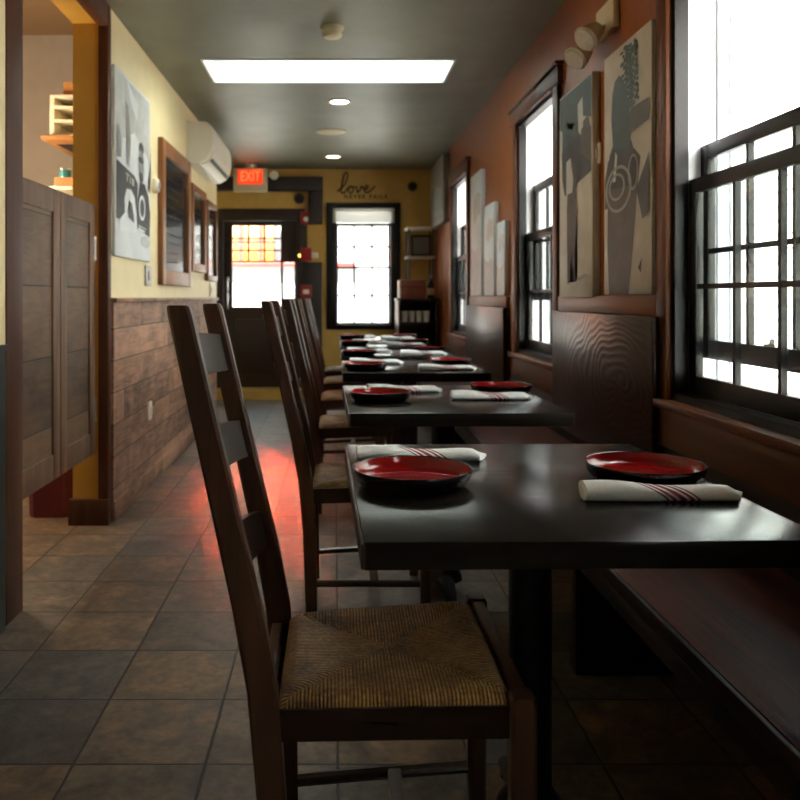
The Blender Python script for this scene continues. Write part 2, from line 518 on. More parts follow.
def obj(name, bm, mats, parent=None, loc=(0, 0, 0), rotz=0.0, ang=32, flat=False):
    if not flat:
        bmesh.ops.recalc_face_normals(bm, faces=bm.faces)
    lim = math.radians(ang)
    for f in bm.faces:
        f.smooth = not flat
    for e in bm.edges:
        if len(e.link_faces) != 2 or e.calc_face_angle(9) > lim:
            e.smooth = False
    me = bpy.data.meshes.new(name)
    bm.to_mesh(me)
    bm.free()
    if not isinstance(mats, (list, tuple)):
        mats = [mats]
    for m in mats:
        me.materials.append(M[m] if isinstance(m, str) else m)
    o = bpy.data.objects.new(name, me)
    o.location = loc
    o.rotation_euler = (0, 0, rotz)
    C.objects.link(o)
    if parent is not None:
        o.parent = parent
    return o

def thing(name, label, cat, loc=(0, 0, 0), rotz=0.0, group=None):
    o = bpy.data.objects.new(name, None)
    o.empty_display_size = 0.1
    C.objects.link(o)
    o.location = loc
    o.rotation_euler = (0, 0, rotz)
    return tag(o, label, cat, group)

def tag(o, label, cat, group=None):
    o['label'] = label
    o['category'] = cat
    if group:
        o['group'] = group
    return o

def struct(name, bm, mats, parent=None, label=None):
    o = obj(name, bm, mats, parent)
    if parent is None:
        o['kind'] = 'structure'
    if label:
        o['label'] = label
    return o

def struct_root(name, loc=(0, 0, 0), label=None):
    o = bpy.data.objects.new(name, None)
    C.objects.link(o)
    o.location = loc
    o['kind'] = 'structure'
    if label:
        o['label'] = label
    return o

def dup(root, loc, rotz=0.0, label=None, scale=None):
    r = root.copy(); C.objects.link(r)
    r.location = loc; r.rotation_euler = (0, 0, rotz)
    if scale: r.scale = scale
    if label: r['label'] = label
    for ch in list(root.children):
        c = ch.copy(); C.objects.link(c); c.parent = r
        for g in ch.children:
            d = g.copy(); C.objects.link(d); d.parent = c
    return r

def text_mesh(body, size, depth, font=None, spacing=1.0):
    cu = bpy.data.curves.new('lettering', 'FONT')
    cu.body = body; cu.size = size; cu.extrude = depth; cu.align_x = 'CENTER'; cu.align_y = 'CENTER'
    cu.space_character = spacing
    if size < 0.1: cu.offset = 0.0022
    o = bpy.data.objects.new('lettering', cu); C.objects.link(o)
    dg = bpy.context.evaluated_depsgraph_get()
    me = bpy.data.meshes.new_from_object(o.evaluated_get(dg))
    bpy.data.objects.remove(o); bpy.data.curves.remove(cu)
    return me

def smooth_path(pts, n=8):
    P = [Vector(p) for p in pts]
    out = []
    for i in range(len(P) - 1):
        p0, p1, p2, p3 = P[max(i - 1, 0)], P[i], P[i + 1], P[min(i + 2, len(P) - 1)]
        for k in range(n):
            t = k / n
            out.append(0.5 * ((2 * p1) + (-p0 + p2) * t + (2 * p0 - 5 * p1 + 4 * p2 - p3) * t * t + (-p0 + 3 * p1 - 3 * p2 + p3) * t ** 3))
    out.append(P[-1])
    return out

# ------------------------------------------------------------------ room shell
XL, XR = -1.157, 1.155            # inner faces of the side walls
YB = 9.57                         # end wall
ZC = 2.644                        # ceiling
XA = -1.62                        # door alcove reaches further out than the left wall
YF = -3.2                         # wall behind the camera
WT = 0.20                         # outer wall thickness

bm = nb(); box(bm, -3.6, 1.5, YF - 0.2, YB + 0.25, -0.12, 0.0); struct('floor', bm, 'floor')

# ceiling with the skylight opening
SX0, SX1, SY0, SY1 = -0.845, 0.763, 5.15, 5.70
bm = nb()
box(bm, XL - 0.18, 1.5, YF - 0.2, SY0, ZC, ZC + 0.2)
box(bm, XA - 0.2, 1.5, 7.93, YB + 0.25, ZC, ZC + 0.2)
box(bm, XL - 0.18, 1.5, SY1, 7.93, ZC, ZC + 0.2)
box(bm, XL - 0.18, SX0, SY0, SY1, ZC, ZC + 0.2)
box(bm, SX1, 1.5, SY0, SY1, ZC, ZC + 0.2)
struct('ceiling', bm, 'ceiling')
bm = nb(); box(bm, -3.6, XL - 0.16, YF - 0.2, 7.0, 3.13, 3.25); struct('ceiling_kitchen', bm, 'kitchen_ceiling')
sky = struct_root('window_5', (0, 0, 0), 'long skylight slot across the ceiling')
bm = nb()
zt = ZC + 0.72
e = 0.018
for a in ((SX0 + 0.002, SX0 + e, SY0 + 0.002, SY1 - 0.002), (SX1 - e, SX1 - 0.002, SY0 + 0.002, SY1 - 0.002),
          (SX0 + e, SX1 - e, SY0 + 0.002, SY0 + e), (SX0 + e, SX1 - e, SY1 - e, SY1 - 0.002)):
    box(bm, *a, ZC - 0.006, zt)
obj('light_well', bm, 'siding', sky)
bm = nb(); box(bm, SX0, SX1, SY0, SY1, zt, zt + 0.006)
obj('glass_pane', bm, 'glass', sky)

# right wall with three window openings
WIN = [(1.90, 2.81), (4.28, 5.17), (7.12, 8.06), (-0.55, 0.36)]
WORDER = sorted(WIN)
WZ0, WZ1 = 0.80, 2.24
bm = nb()
ys = [YF] + [v for p in WORDER for v in p] + [YB]
for i in range(0, len(ys), 2):
    box(bm, XR, XR + WT, ys[i], ys[i + 1], 0, ZC)
for a, b in WIN:
    box(bm, XR, XR + WT, a, b, 0, WZ0)
    box(bm, XR, XR + WT, a, b, WZ1, ZC)
struct('wall_right', bm, 'orange_wall')

# end wall with a door and a window
DX0, DX1, DZ0, DZ1 = -1.37, -0.42, 0.10, 2.10
BX0, BX1, BZ0, BZ1 = -0.03, 0.69, 0.80, 2.20

bm = nb()
box(bm, XA - 0.2, DX0, YB, YB + WT, 0, ZC)
box(bm, DX0, DX1, YB, YB + WT, 0, DZ0)
box(bm, DX0, DX1, YB, YB + WT, DZ1, ZC)
box(bm, DX1, BX0, YB, YB + WT, 0, ZC)
box(bm, BX0, BX1, YB, YB + WT, 0, BZ0)
box(bm, BX0, BX1, YB, YB + WT, BZ1, ZC)
box(bm, BX1, XR + WT, YB, YB + WT, 0, ZC)
struct('wall_back', bm, 'ochre')
bm = nb(); box(bm, XA, DX1 + 0.05, YB - 0.32, YB, 0, DZ0)
struct('trim_7', bm, 'ochre', label='low yellow step in front of the dark door')
bm = nb(); box(bm, -3.6, 1.5, YF - 0.2, YF, 0, ZC); struct('wall_front', bm, 'dark_room')

# left wall: near piece, doorway to the kitchen, far piece
LD0, LD1, LDZ = 3.02, 4.20, 2.56
bm = nb()
box(bm, XL - 0.18, XL, YF, LD0, 0, ZC)
box(bm, XL - 0.18, XL, LD0, LD1, LDZ, ZC)
box(bm, XL - 0.18, XL, LD1, 7.93, 0, ZC)
box(bm, XA - 0.2, XL, 7.93, 8.03, 0, ZC)
box(bm, XA - 0.2, XA, 8.03, YB, 0, ZC)
struct('wall_left', bm, 'cream')
bm = nb(); box(bm, XL, XL + 0.012, YF, 2.86, 0, 0.97); box(bm, XL, XL + 0.02, YF, 2.86, 0.97, 0.99)
struct('trim_1', bm, 'teal', label='dark green lower band on the wall by the kitchen doorway')
# doorway lining and casing
bm = nb()
box(bm, XL - 0.178, XL - 0.002, LD1 - 0.012, LD1 + 0.001, 0.0, LDZ)
box(bm, XL - 0.178, XL - 0.002, LD0 - 0.001, LD0 + 0.012, 0.0, LDZ)
box(bm, XL - 0.178, XL - 0.002, LD0, LD1, LDZ - 0.012, LDZ + 0.001)
struct('trim_2', bm, 'yellow', label='mustard painted lining of the kitchen doorway')
bm = nb()
box(bm, XL - 0.045, XL + 0.006, LD1 - 0.03, LD1 + 0.03, 0, ZC, 0.004)
box(bm, XL - 0.045, XL + 0.006, LD0 - 0.135, LD0 + 0.014, 0, ZC, 0.004)
box(bm, XL - 0.045, XL + 0.006, LD0 + 0.014, LD1 - 0.03, LDZ - 0.03, ZC, 0.004)
struct('trim_3', bm, 'trim_dark', label='dark wood casing around the kitchen doorway')
bm = nb(); box(bm, XL - 0.19, XL + 0.012, LD1 - 0.05, LD1 - 0.012, 0, 0.13, 0.003)
struct('baseboard_doorway', bm, 'trim_dark')

# plank wainscot along the left wall
bm = nb(); box(bm, XL, XL + 0.018, LD1 + 0.03, 7.93, 0.10, 1.125)
struct('trim_4', bm, 'wainscot', label='knotty plank wainscot on the cream wall')
bm = nb(); box(bm, XL, XL + 0.035, LD1 + 0.03, 7.95, 1.125, 1.150, 0.004)
struct('trim_5', bm, 'wainscot', label='cap rail on top of the plank wainscot')
bm = nb(); box(bm, XL, XL + 0.026, LD1 + 0.03, 7.94, 0, 0.10, 0.004)
struct('baseboard_left', bm, 'wainscot')

# kitchen behind the doorway
KX = -3.3
bm = nb()
box(bm, KX - 0.1, KX, 1.5, 6.3, 0, 3.13); box(bm, KX, XL - 0.181, 6.2, 6.3, 0, 3.13); box(bm, KX, XL - 0.181, 1.5, 1.6, 0, 3.13); box(bm, XL - 0.18, XL - 0.16, 1.5, 6.3, ZC + 0.2, 3.13)
struct('wall_kitchen', bm, 'grey_wall')
kl = bpy.data.lights.new('kitchen_lamp', 'POINT'); kl.shadow_soft_size = 0.12
kl.energy = 34; kl.color = (1.0, 0.80, 0.54)
klo = bpy.data.objects.new('kitchen_lamp', kl); klo.location = (-2.35, 4.25, 1.78); C.objects.link(klo)

# boxed dark beam over the door, panel beside it
bm = nb()
box(bm, XA, -0.14, YB - 0.10, YB, 2.38, 2.54, 0.004)
box(bm, -0.31, -0.14, YB - 0.10, YB, 2.0, 2.38, 0.004)
struct('trim_6', bm, 'black_board', label='dark boxed beam above the entrance door')
bm = nb(); box(bm, -0.37, -0.15, YB - 0.03, YB, 0.1, 1.56, 0.003)
struct('trim_8', bm, 'black_board', label='dark panel between the door and the end window')

# ------------------------------------------------------------------ entrance door
d = struct_root('door_1', (0, YB, 0), 'dark glazed entrance door')
bm = nb()
GX0, GX1, GZ0, GZ1 = -1.20, -0.635, 1.04, 1.99
for a in ((DX0 + 0.07, GX0, DZ0, DZ1 - 0.06), (-0.475, DX1 - 0.03, DZ0, DZ1 - 0.06), (GX0, GX1, DZ0, GZ0), (GX0, GX1, GZ1, DZ1 - 0.06),
          (GX1, -0.605, DZ0, DZ1 - 0.06), (-0.605, -0.475, DZ0, 1.14), (-0.605, -0.475, 1.56, DZ1 - 0.06)):
    box(bm, a[0], a[1], 0.05, 0.095, a[2], a[3])
box(bm, -1.16, -0.68, 0.04, 0.06, 0.25, 0.9, 0.008)
obj('door_leaf', bm, 'door_dark', d)
bm = nb()
for i in (1, 2):
    x = GX0 + (GX1 - GX0) * i / 3
    box(bm, x - 0.010, x + 0.010, 0.05, 0.09, 1.56, GZ1)
for z in (1.57, 1.70, 1.84):
    box(bm, GX0, GX1, 0.055, 0.085, z - 0.009, z + 0.009)
obj('muntin', bm, 'door_dark', d)
bm = nb(); box(bm, GX0, GX1, 0.068, 0.073, GZ0, GZ1); box(bm, -0.605, -0.475, 0.068, 0.073, 1.14, 1.56)
obj('glass_pane', bm, 'glass', d)
bm = nb()
box(bm, DX0 - 0.05, DX0 + 0.07, -0.03, 0.11, 0, DZ1 + 0.08, 0.004); box(bm, DX1 - 0.03, DX1 + 0.07, -0.03, 0.11, 0, DZ1 + 0.08, 0.004)
box(bm, DX0 + 0.07, DX1 - 0.03, -0.03, 0.11, DZ1 - 0.06, DZ1 + 0.08, 0.004)
obj('door_frame', bm, 'door_dark', d)
bm = nb()
tube(bm, smooth_path([(-1.25, 0.05, 1.02), (-1.25, -0.01, 1.05), (-1.25, -0.02, 1.2), (-1.25, -0.01, 1.35), (-1.25, 0.05, 1.38)], 5), 0.011)
obj('door_handle', bm, 'metal', d)

# ------------------------------------------------------------------ sash windows
def sash(parent, xp, y0, y1, z0, z1, cols, rows, name='sash', st=0.052, th=0.026, mw=0.017, glz='glass'):
    bm = nb()
    box(bm, xp, xp + th, y0, y0 + st, z0, z1, 0.002); box(bm, xp, xp + th, y1 - st, y1, z0, z1, 0.002)
    box(bm, xp, xp + th, y0 + st, y1 - st, z0, z0 + st * 1.2, 0.002); box(bm, xp, xp + th, y0 + st, y1 - st, z1 - st * 0.9, z1, 0.002)
    for i in range(1, cols):
        y = y0 + st + (y1 - y0 - 2 * st) * i / cols
        box(bm, xp + 0.004, xp + th - 0.004, y - mw / 2, y + mw / 2, z0 + st, z1 - st * 0.9)
    for i in range(1, rows):
        z = z0 + st + (z1 - z0 - 2 * st) * i / rows
        box(bm, xp + 0.005, xp + th - 0.005, y0 + st, y1 - st, z - mw / 2, z + mw / 2)
    s = obj(name, bm, 'sash', parent)
    bm = nb(); box(bm, xp + th / 2 - 0.0015, xp + th / 2 + 0.0015, y0 + st, y1 - st, z0 + st, z1 - st * 0.9)
    obj('glass_pane', bm, glz, s)
    return s

labels = ['large sash window over the front table with its outer sash slid down', 'sash window between the two groups of canvas prints', 'sash window near the corner shelves', 'sash window beside the camera, out of the picture']
for k, (a, b) in enumerate(WIN):
    wn = struct_root('window_%d' % ((1, 2, 3, 6)[k]), (0, 0, 0), labels[k])
    # dark lining
    bm = nb()
    for (q0, q1, z0, z1) in ((a, a + 0.022, WZ0, WZ1), (b - 0.022, b, WZ0, WZ1), (a, b, WZ1 - 0.022, WZ1), (a, b, WZ0, WZ0 + 0.03)):
        box(bm, XR - 0.002, XR + 0.044, q0, q1, z0, z1)
    obj('jamb', bm, 'sash', wn)
    bm = nb()
    for (q0, q1, z0, z1) in ((a, a + 0.020, WZ0, WZ1), (b - 0.020, b, WZ0, WZ1), (a, b, WZ1 - 0.02, WZ1), (a, b, WZ0, WZ0 + 0.029)):
        box(bm, XR + 0.044, XR + 0.235, q0, q1, z0, z1)
    for q in (a + 0.020, b - 0.032):
        box(bm, XR + 0.140, XR + 0.150, q, q + 0.012, WZ0 + 0.03, WZ1 - 0.02)
        box(bm, XR + 0.185, XR + 0.195, q, q + 0.012, WZ0 + 0.03, WZ1 - 0.02)
    obj('outer_frame', bm, 'white_vinyl', wn)
    # casing on the wall face
    bm = nb()
    box(bm, XR - 0.025, XR, a - 0.09, a, WZ0 - 0.02, WZ1 + 0.01, 0.003); box(bm, XR - 0.025, XR, b, b + 0.09, WZ0 - 0.02, WZ1 + 0.01, 0.003)
    box(bm, XR - 0.03, XR, a - 0.12, b + 0.12, WZ1, WZ1 + 0.09, 0.003)
    box(bm, XR - 0.045, XR, a - 0.135, b + 0.135, WZ1 + 0.09, WZ1 + 0.11, 0.003)
    obj('casing', bm, 'trim', wn)
    bm = nb()
    box(bm, XR - 0.05, XR + 0.03, a - 0.115, b + 0.115, WZ0 - 0.025, WZ0 + 0.003, 0.004)
    obj('sill', bm, 'trim_h', wn)
    bm = nb()
    box(bm, XR - 0.024, XR, a - 0.115, b + 0.115, WZ0 - 0.16, WZ0 - 0.025, 0.003)
    obj('apron', bm, 'apron', wn)
    y0, y1 = a + 0.022, b - 0.022
    sash(wn, XR + 0.045, y0, y1, WZ0 + 0.03, 1.55, 3, 2, 'lower_sash')
    top = 1.665 if k == 0 else 1.85
    sash(wn, XR + 0.085, y0, y1, top - 0.715, top, 3, 2, 'upper_sash')
    bm = nb()
    ym = (y0 + y1) / 2
    box(bm, XR + 0.088, XR + 0.112, ym - 0.03, ym + 0.03, top - 0.655, top - 0.645)
    cyl(bm, (XR + 0.10, ym, top - 0.645), (XR + 0.10, ym, top - 0.63), 0.012, 0.008, 12)
    obj('sash_latch', bm, 'metal', wn)

# end window
wb = struct_root('window_4', (0, 0, 0), 'bright end-wall window under the love lettering')
bm = nb()
for (q0, q1, z0, z1) in ((BX0 - 0.07, BX0 + 0.045, BZ0 - 0.02, BZ1 + 0.05), (BX1 - 0.045, BX1 + 0.07, BZ0 - 0.02, BZ1 + 0.05),
                         (BX0 + 0.045, BX1 - 0.045, BZ1 - 0.02, BZ1 + 0.05), (BX0 + 0.045, BX1 - 0.045, BZ0 - 0.02, BZ0 + 0.035)):
    box(bm, q0, q1, YB - 0.03, YB + 0.16, z0, z1, 0.003)
obj('window_frame', bm, 'sash', wb)
def sash_y(parent, yp, x0, x1, z0, z1, name):
    bm = nb(); st = 0.02; th = 0.03
    box(bm, x0, x0 + st, yp, yp + th, z0, z1); box(bm, x1 - st, x1, yp, yp + th, z0, z1)
    box(bm, x0 + st, x1 - st, yp, yp + th, z0, z0 + 0.022); box(bm, x0 + st, x1 - st, yp, yp + th, z1 - 0.022, z1)
    for i in (1, 2):
        x = x0 + (x1 - x0) * i / 3
        box(bm, x - 0.012, x + 0.012, yp + 0.004, yp + th - 0.004, z0, z1)
    z = (z0 + z1) / 2
    box(bm, x0, x1, yp + 0.005, yp + th - 0.005, z - 0.010, z + 0.010)
    s = obj(name, bm, 'sash', parent)
    bm = nb(); box(bm, x0 + st, x1 - st, yp + th / 2 - 0.0015, yp + th / 2 + 0.0015, z0 + 0.02, z1 - 0.02)
    obj('glass_pane', bm, 'glass', s)
sash_y(wb, YB + 0.06, BX0 + 0.045, BX1 - 0.045, BZ0 + 0.035, 1.51, 'lower_sash')
sash_y(wb, YB + 0.10, BX0 + 0.045, BX1 - 0.045, 1.49, 2.005, 'upper_sash')
bm = nb(); box(bm, BX0 + 0.045, BX1 - 0.045, YB - 0.02, YB + 0.13, 1.985, 2.012); obj('transom_bar', bm, 'sash', wb)
bm = nb(); box(bm, BX0 + 0.045, BX1 - 0.045, YB + 0.112, YB + 0.115, 2.012, BZ1 - 0.02); obj('glass_pane', bm, 'glass', wb)
bm = nb(); box(bm, BX0 + 0.005, BX1 - 0.005, YB - 0.045, YB - 0.040, 2.015, 2.17); cyl(bm, (BX0 + 0.005, YB - 0.055, 2.165), (BX1 - 0.005, YB - 0.055, 2.165), 0.018)
rs = obj('roller_blind', bm, 'shade'); tag(rs, 'short white roller blind pulled down at the top of the end window', 'blind')

# ------------------------------------------------------------------ outside
bm = nb(); box(bm, -40, 40, -20, 60, -0.9, -0.4); struct('ground', bm, 'asphalt')
bm = nb()
for i in range(62):
    z = -0.4 + i * 0.115
    prism_y(bm, [(3.6, z), (3.60, z + 0.115), (3.76, z + 0.115), (3.76, z), ], -8, 11.2)
    prism_y(bm, [(3.575, z), (3.60, z + 0.115), (3.61, z + 0.115), (3.61, z)], -8, 11.2)
o = struct('exterior_siding', bm, 'siding', label='white lap siding of the neighbouring house seen through the side windows')
nh = thing('storefront', 'sunlit shop across the street with an orange fascia seen through the door', 'building', (0, 17.0, -0.4))
bm = nb(); box(bm, -9, 9, 0, 6, 0, 7); obj('facade', bm, 'stucco', nh)
bm = nb(); box(bm, -4.2, -1.25, -0.30, 0, 2.25, 2.66, 0.01); obj('fascia', bm, 'orange_fascia', nh)
bm = nb(); box(bm, -4.2, -1.25, -0.28, 0, 2.70, 3.06, 0.01); obj('upper_band', bm, 'yellow_band', nh)
bm = nb()
box(bm, -4.2, 0.40, -0.34, 0, 2.19, 2.25, 0.01); box(bm, -4.2, -1.25, -0.32, 0, 2.66, 2.70, 0.01); box(bm, -4.2, -1.25, -0.32, 0, 3.06, 3.11, 0.01); box(bm, -1.95, -1.88, -0.32, 0, 2.25, 3.06); box(bm, -1.55, -1.48, -0.32, 0, 2.25, 3.06)
obj('awning_valance', bm, 'red_fascia', nh)

# ------------------------------------------------------------------ bench along the right wall
be = thing('bench', 'long red-brown wooden wall bench running under the windows', 'bench', (0, 0, 0))
BXF = 0.705
bm = nb(); box(bm, BXF + 0.012, XR - 0.001, -1.6, 8.6, 0.415, 0.455, 0.002); obj('seat', bm, 'bench', be)
bm = nb(); box(bm, BXF, BXF + 0.0118, -1.6, 8.6, 0.415, 0.454, 0.003); obj('front_edge', bm, 'bench_dark', be)  # strip in the darker shadow wood; the edge's unlit tone is painted in
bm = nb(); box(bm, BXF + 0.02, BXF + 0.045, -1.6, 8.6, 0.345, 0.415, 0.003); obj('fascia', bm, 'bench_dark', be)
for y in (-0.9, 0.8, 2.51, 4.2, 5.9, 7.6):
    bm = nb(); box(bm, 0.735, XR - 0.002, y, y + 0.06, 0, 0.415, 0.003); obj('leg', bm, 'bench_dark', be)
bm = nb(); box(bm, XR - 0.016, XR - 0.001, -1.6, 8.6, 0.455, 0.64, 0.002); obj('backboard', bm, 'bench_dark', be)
for (a, b) in ((2.86, 4.18), (5.40, 6.95), (0.52, 1.72)):
    bm = nb(); box(bm, -0.012, 0.012, -(b - a) / 2, (b - a) / 2, -0.285, 0.285, 0.004)
    p = obj('backrest', bm, 'carved', be, (XR - 0.040, (a + b) / 2, 0.80)); p.rotation_euler = (0, 0, 0)
    bm = nb(); box(bm, XR - 0.022, XR - 0.001, a + 0.05, b, 1.085, 1.16, 0.003); obj('cap_board', bm, 'bench_board', be)

# ------------------------------------------------------------------ tables
def make_table(label):
    t = thing('dining_table', label, 'table', group='dining tables in a row')
    bm = nb(); box(bm, -0.382, 0.382, -0.44, 0.44, 0.714, 0.760, 0.003, 0); obj('tabletop', bm, 'table', t)
    for s in (-1, 1):
        bm = nb(); box(bm, s * 0.382 - 0.004, s * 0.382 + 0.004, -0.44, 0.44, 0.716, 0.757, 0.001)
        obj('edge_band', bm, 'table_edge', t)
    bm = nb(); cyl(bm, (0, 0, 0.05), (0, 0, 0.70), 0.046, None, 28); lathe(bm, [(0.075, 0.05), (0.07, 0.07), (0.05, 0.10), (0.046, 0.11)], 28); obj('column', bm, 'iron', t)
    bm = nb(); box(bm, -0.2, 0.2, -0.03, 0.03, 0.69, 0.714, 0.003); box(bm, -0.03, 0.03, -0.2, 0.2, 0.69, 0.7135, 0.003); obj('top_bracket', bm, 'iron', t)
    for a in range(2):
        bm = nb()
        ang = PI / 2 + a * PI
        dv = Vector((math.cos(ang), math.sin(ang), 0))
        tube(bm, [dv * 0.03 + Vector((0, 0, 0.06)), dv * 0.12 + Vector((0, 0, 0.05)), dv * 0.22 + Vector((0, 0, 0.028))], [0.036, 0.032, 0.022], 10, 0, 0.75)
        cyl(bm, dv * 0.21 + Vector((0, 0, 0.0)), dv * 0.21 + Vector((0, 0, 0.02)), 0.018, None, 14)
        obj('foot', bm, 'iron', t)
    return t

TN = ['front table', 'second table of the row', 'third table of the row', 'fourth table of the row', 'fifth table of the row', 'last table before the end wall']
TC = [(0.420, 1.77, 1.0), (0.425, 3.235, 1.0), (0.425, 4.69, 0.96), (0.425, 5.77, 0.88), (0.425, 6.82, 0.88), (0.425, 7.85, 0.86)]
TROT = [0.018, 0.014, 0.0, 0.0, 0.0, 0.0]
TL = ['dark square-edged pedestal table nearest the big window, the front one of the row',
      'dark pedestal table, second of the row, behind the front table',
      'dark pedestal table, third of the row, beside the middle window',
      'dark pedestal table, fourth of the row, whose red plate has a pale napkin beside it',
      'dark pedestal table, fifth of the row, one before the last',
      'dark pedestal table, last of the row, closest to the end-wall window']
tab0 = make_table(TL[0]); tab0.location = (TC[0][0], TC[0][1], 0); tab0.rotation_euler = (0, 0, TROT[0])
for k in range(1, 6):
    dup(tab0, (TC[k][0], TC[k][1], 0), TROT[k], TL[k], (1, TC[k][2], 1))

# ------------------------------------------------------------------ ladder-back chairs with rush seats
def seat_w(x):
    """half width of the seat at local x: narrower at the back"""
    return 0.192 + (x + 0.2) / 0.4 * 0.026
def seat_z(x):
    return 0.466 + (x + 0.2) / 0.4 * 0.020

def make_chair(label):
    t = thing('ladder_back_chair', label, 'chair', group='ladder-back chairs along the aisle')
    zs = [0.0, 0.30, 0.42, 0.485, 0.555, 0.628, 0.80, 0.97, 1.126, 1.137, 1.141]
    def px(z):
        P = [(0, -0.200), (0.30, -0.208), (0.485, -0.223), (0.628, -0.250), (1.14, -0.367)]
        for (a, xa), (b, xb) in zip(P, P[1:]):
            if z <= b:
                return xa + (xb - xa) * (z - a) / (b - a)
        return P[-1][1]
    wd = [0.042, 0.049, 0.052, 0.053, 0.052, 0.050, 0.046, 0.043, 0.041, 0.038, 0.031]
    for s in (-1, 1):
        bm = nb(); sweep_rect(bm, [(px(z), s * 0.190, z) for z in zs], wd, 0.034)
        obj('back_post', bm, 'chair', t)
    for s in (-1, 1):
        bm = nb(); sweep_rect(bm, [(0.212, s * 0.225, z) for z in (0.0, 0.2, 0.486, 0.494)], [0.036, 0.042, 0.044, 0.034], 0.042)
        obj('front_leg', bm, 'chair', t)
    for zc in (1.040, 0.855, 0.660):                       # bowed slats with an arched upper edge
        bm = nb(); n = 12; rings = []
        for i in range(n + 1):
            u = -1 + 2 * i / n
            y = u * 0.178
            bow = -0.034 * (1 - u * u)
            hz = 0.034 + 0.010 * (1 - u * u)
            ring = []
            for (dz, dx) in ((-0.042, -0.007), (-0.042, 0.007), (hz, 0.007), (hz, -0.007)):
                z = zc + dz
                ring.append(bm.verts.new((px(z) + bow + dx, y, z)))
            rings.append(ring)
        for A, B in zip(rings, rings[1:]):
            for i in range(4):
                j = (i + 1) % 4
                bm.faces.new((A[i], A[j], B[j], B[i]))
        bm.faces.new(rings[0][::-1]); bm.faces.new(rings[-1])
        obj('back_slat', bm, 'chair_slat', t)
    # seat rails
    for s in (-1, 1):
        bm = nb()
        sw = [(x, s * (seat_w(x) - 0.002), seat_z(x)) for x in (-0.205, 0.205)]
        a, b = sw
        vs = []
        for (x, y, z) in sw:
            vs.append([bm.verts.new(p) for p in ((x, y - 0.011, z - 0.066), (x, y + 0.011, z - 0.066), (x, y + 0.011, z - 0.012), (x, y - 0.011, z - 0.012))])
        for i in range(4):
            j = (i + 1) % 4
            bm.faces.new((vs[0][i], vs[0][j], vs[1][j], vs[1][i]))
        bm.faces.new(vs[0][::-1]); bm.faces.new(vs[1])
        obj('seat_rail', bm, 'chair_rail', t)
    bm = nb(); box(bm, 0.200, 0.226, -0.206, 0.206, 0.425, 0.490, 0.004); obj('front_rail', bm, 'chair', t)
    bm = nb(); box(bm, -0.235, -0.213, -0.175, 0.175, 0.405, 0.455, 0.003); obj('rear_rail', bm, 'chair', t)
    # stretchers: one each side and a cross bar
    for s in (-1, 1):
        bm = nb(); tube(bm, [(-0.2, s * 0.190, 0.105), (0.0, s * 0.207, 0.112), (0.21, s * 0.225, 0.118)], 0.0155, 8, 0, 0.8); obj('stretcher', bm, 'chair_rail', t)
    bm = nb(); box(bm, 0.015, 0.045, -0.205, 0.205, 0.10, 0.125, 0.005); obj('cross_stretcher', bm, 'chair', t)
    # woven seat, pillowed, in four triangles
    bm = nb(); N = 36; grid = []
    for i in range(N + 1):
        row = []
        for j in range(N + 1):
            u, v = -1 + 2 * i / N, -1 + 2 * j / N
            x = u * 0.197
            y = v * (seat_w(x) + 0.003)
            r = max(abs(u), abs(v))
            z = seat_z(x) + 0.010
            z -= 0.016 * max(0.0, (r - 0.86) / 0.14) ** 2.2          # rolls over the rails
            z -= 0.007 * math.exp(-((abs(u) - abs(v)) / 0.05) ** 2) * min(1, r * 1.6)   # creases along the diagonals
            z -= 0.009 * (1 - r) ** 1.0
            row.append(bm.verts.new((x, y, z)))
        grid.append(row)
    for i in range(N):
        for j in range(N):
            bm.faces.new((grid[i][j], grid[i + 1][j], grid[i + 1][j + 1], grid[i][j + 1]))
    ring = [grid[i][0] for i in range(N)] + [grid[N][j] for j in range(N)] + [grid[i][N] for i in range(N, 0, -1)] + [grid[0][j] for j in range(N, 0, -1)]
    low = [bm.verts.new((v.co.x, v.co.y, v.co.z - 0.014)) for v in ring]
    for i in range(len(ring)):
        j = (i + 1) % len(ring)
        bm.faces.new((ring[i], ring[j], low[j], low[i]))
    bm.faces.new(low[::-1])
    o = obj('rush_seat', bm, 'rush', t, ang=60)
    o['label'] = 'golden brown woven rush seat'
    return t

CL = ['dark ladder-back chair with woven rush seat pulled up to the front table',
      'dark ladder-back rush-seat chair at the second table, just behind the front chair',
      'dark ladder-back rush-seat chair at the third table of the row',
      'dark ladder-back rush-seat chair at the fourth table of the row',
      'dark ladder-back rush-seat chair at the fifth table of the row',
      'dark ladder-back rush-seat chair at the last table before the end wall']
CP = [(0.100, 1.595, 0.0), (0.115, 3.20, 0.0), (0.11, 4.58, 0.0), (0.10, 5.76, 0.0), (0.105, 6.85, 0.0), (0.10, 7.88, 0.0)]
ch0 = make_chair(CL[0]); ch0.location = (CP[0][0], CP[0][1], 0); ch0.rotation_euler = (0, 0, CP[0][2])
for k in range(1, 6):
    dup(ch0, (CP[k][0], CP[k][1], 0), CP[k][2], CL[k])

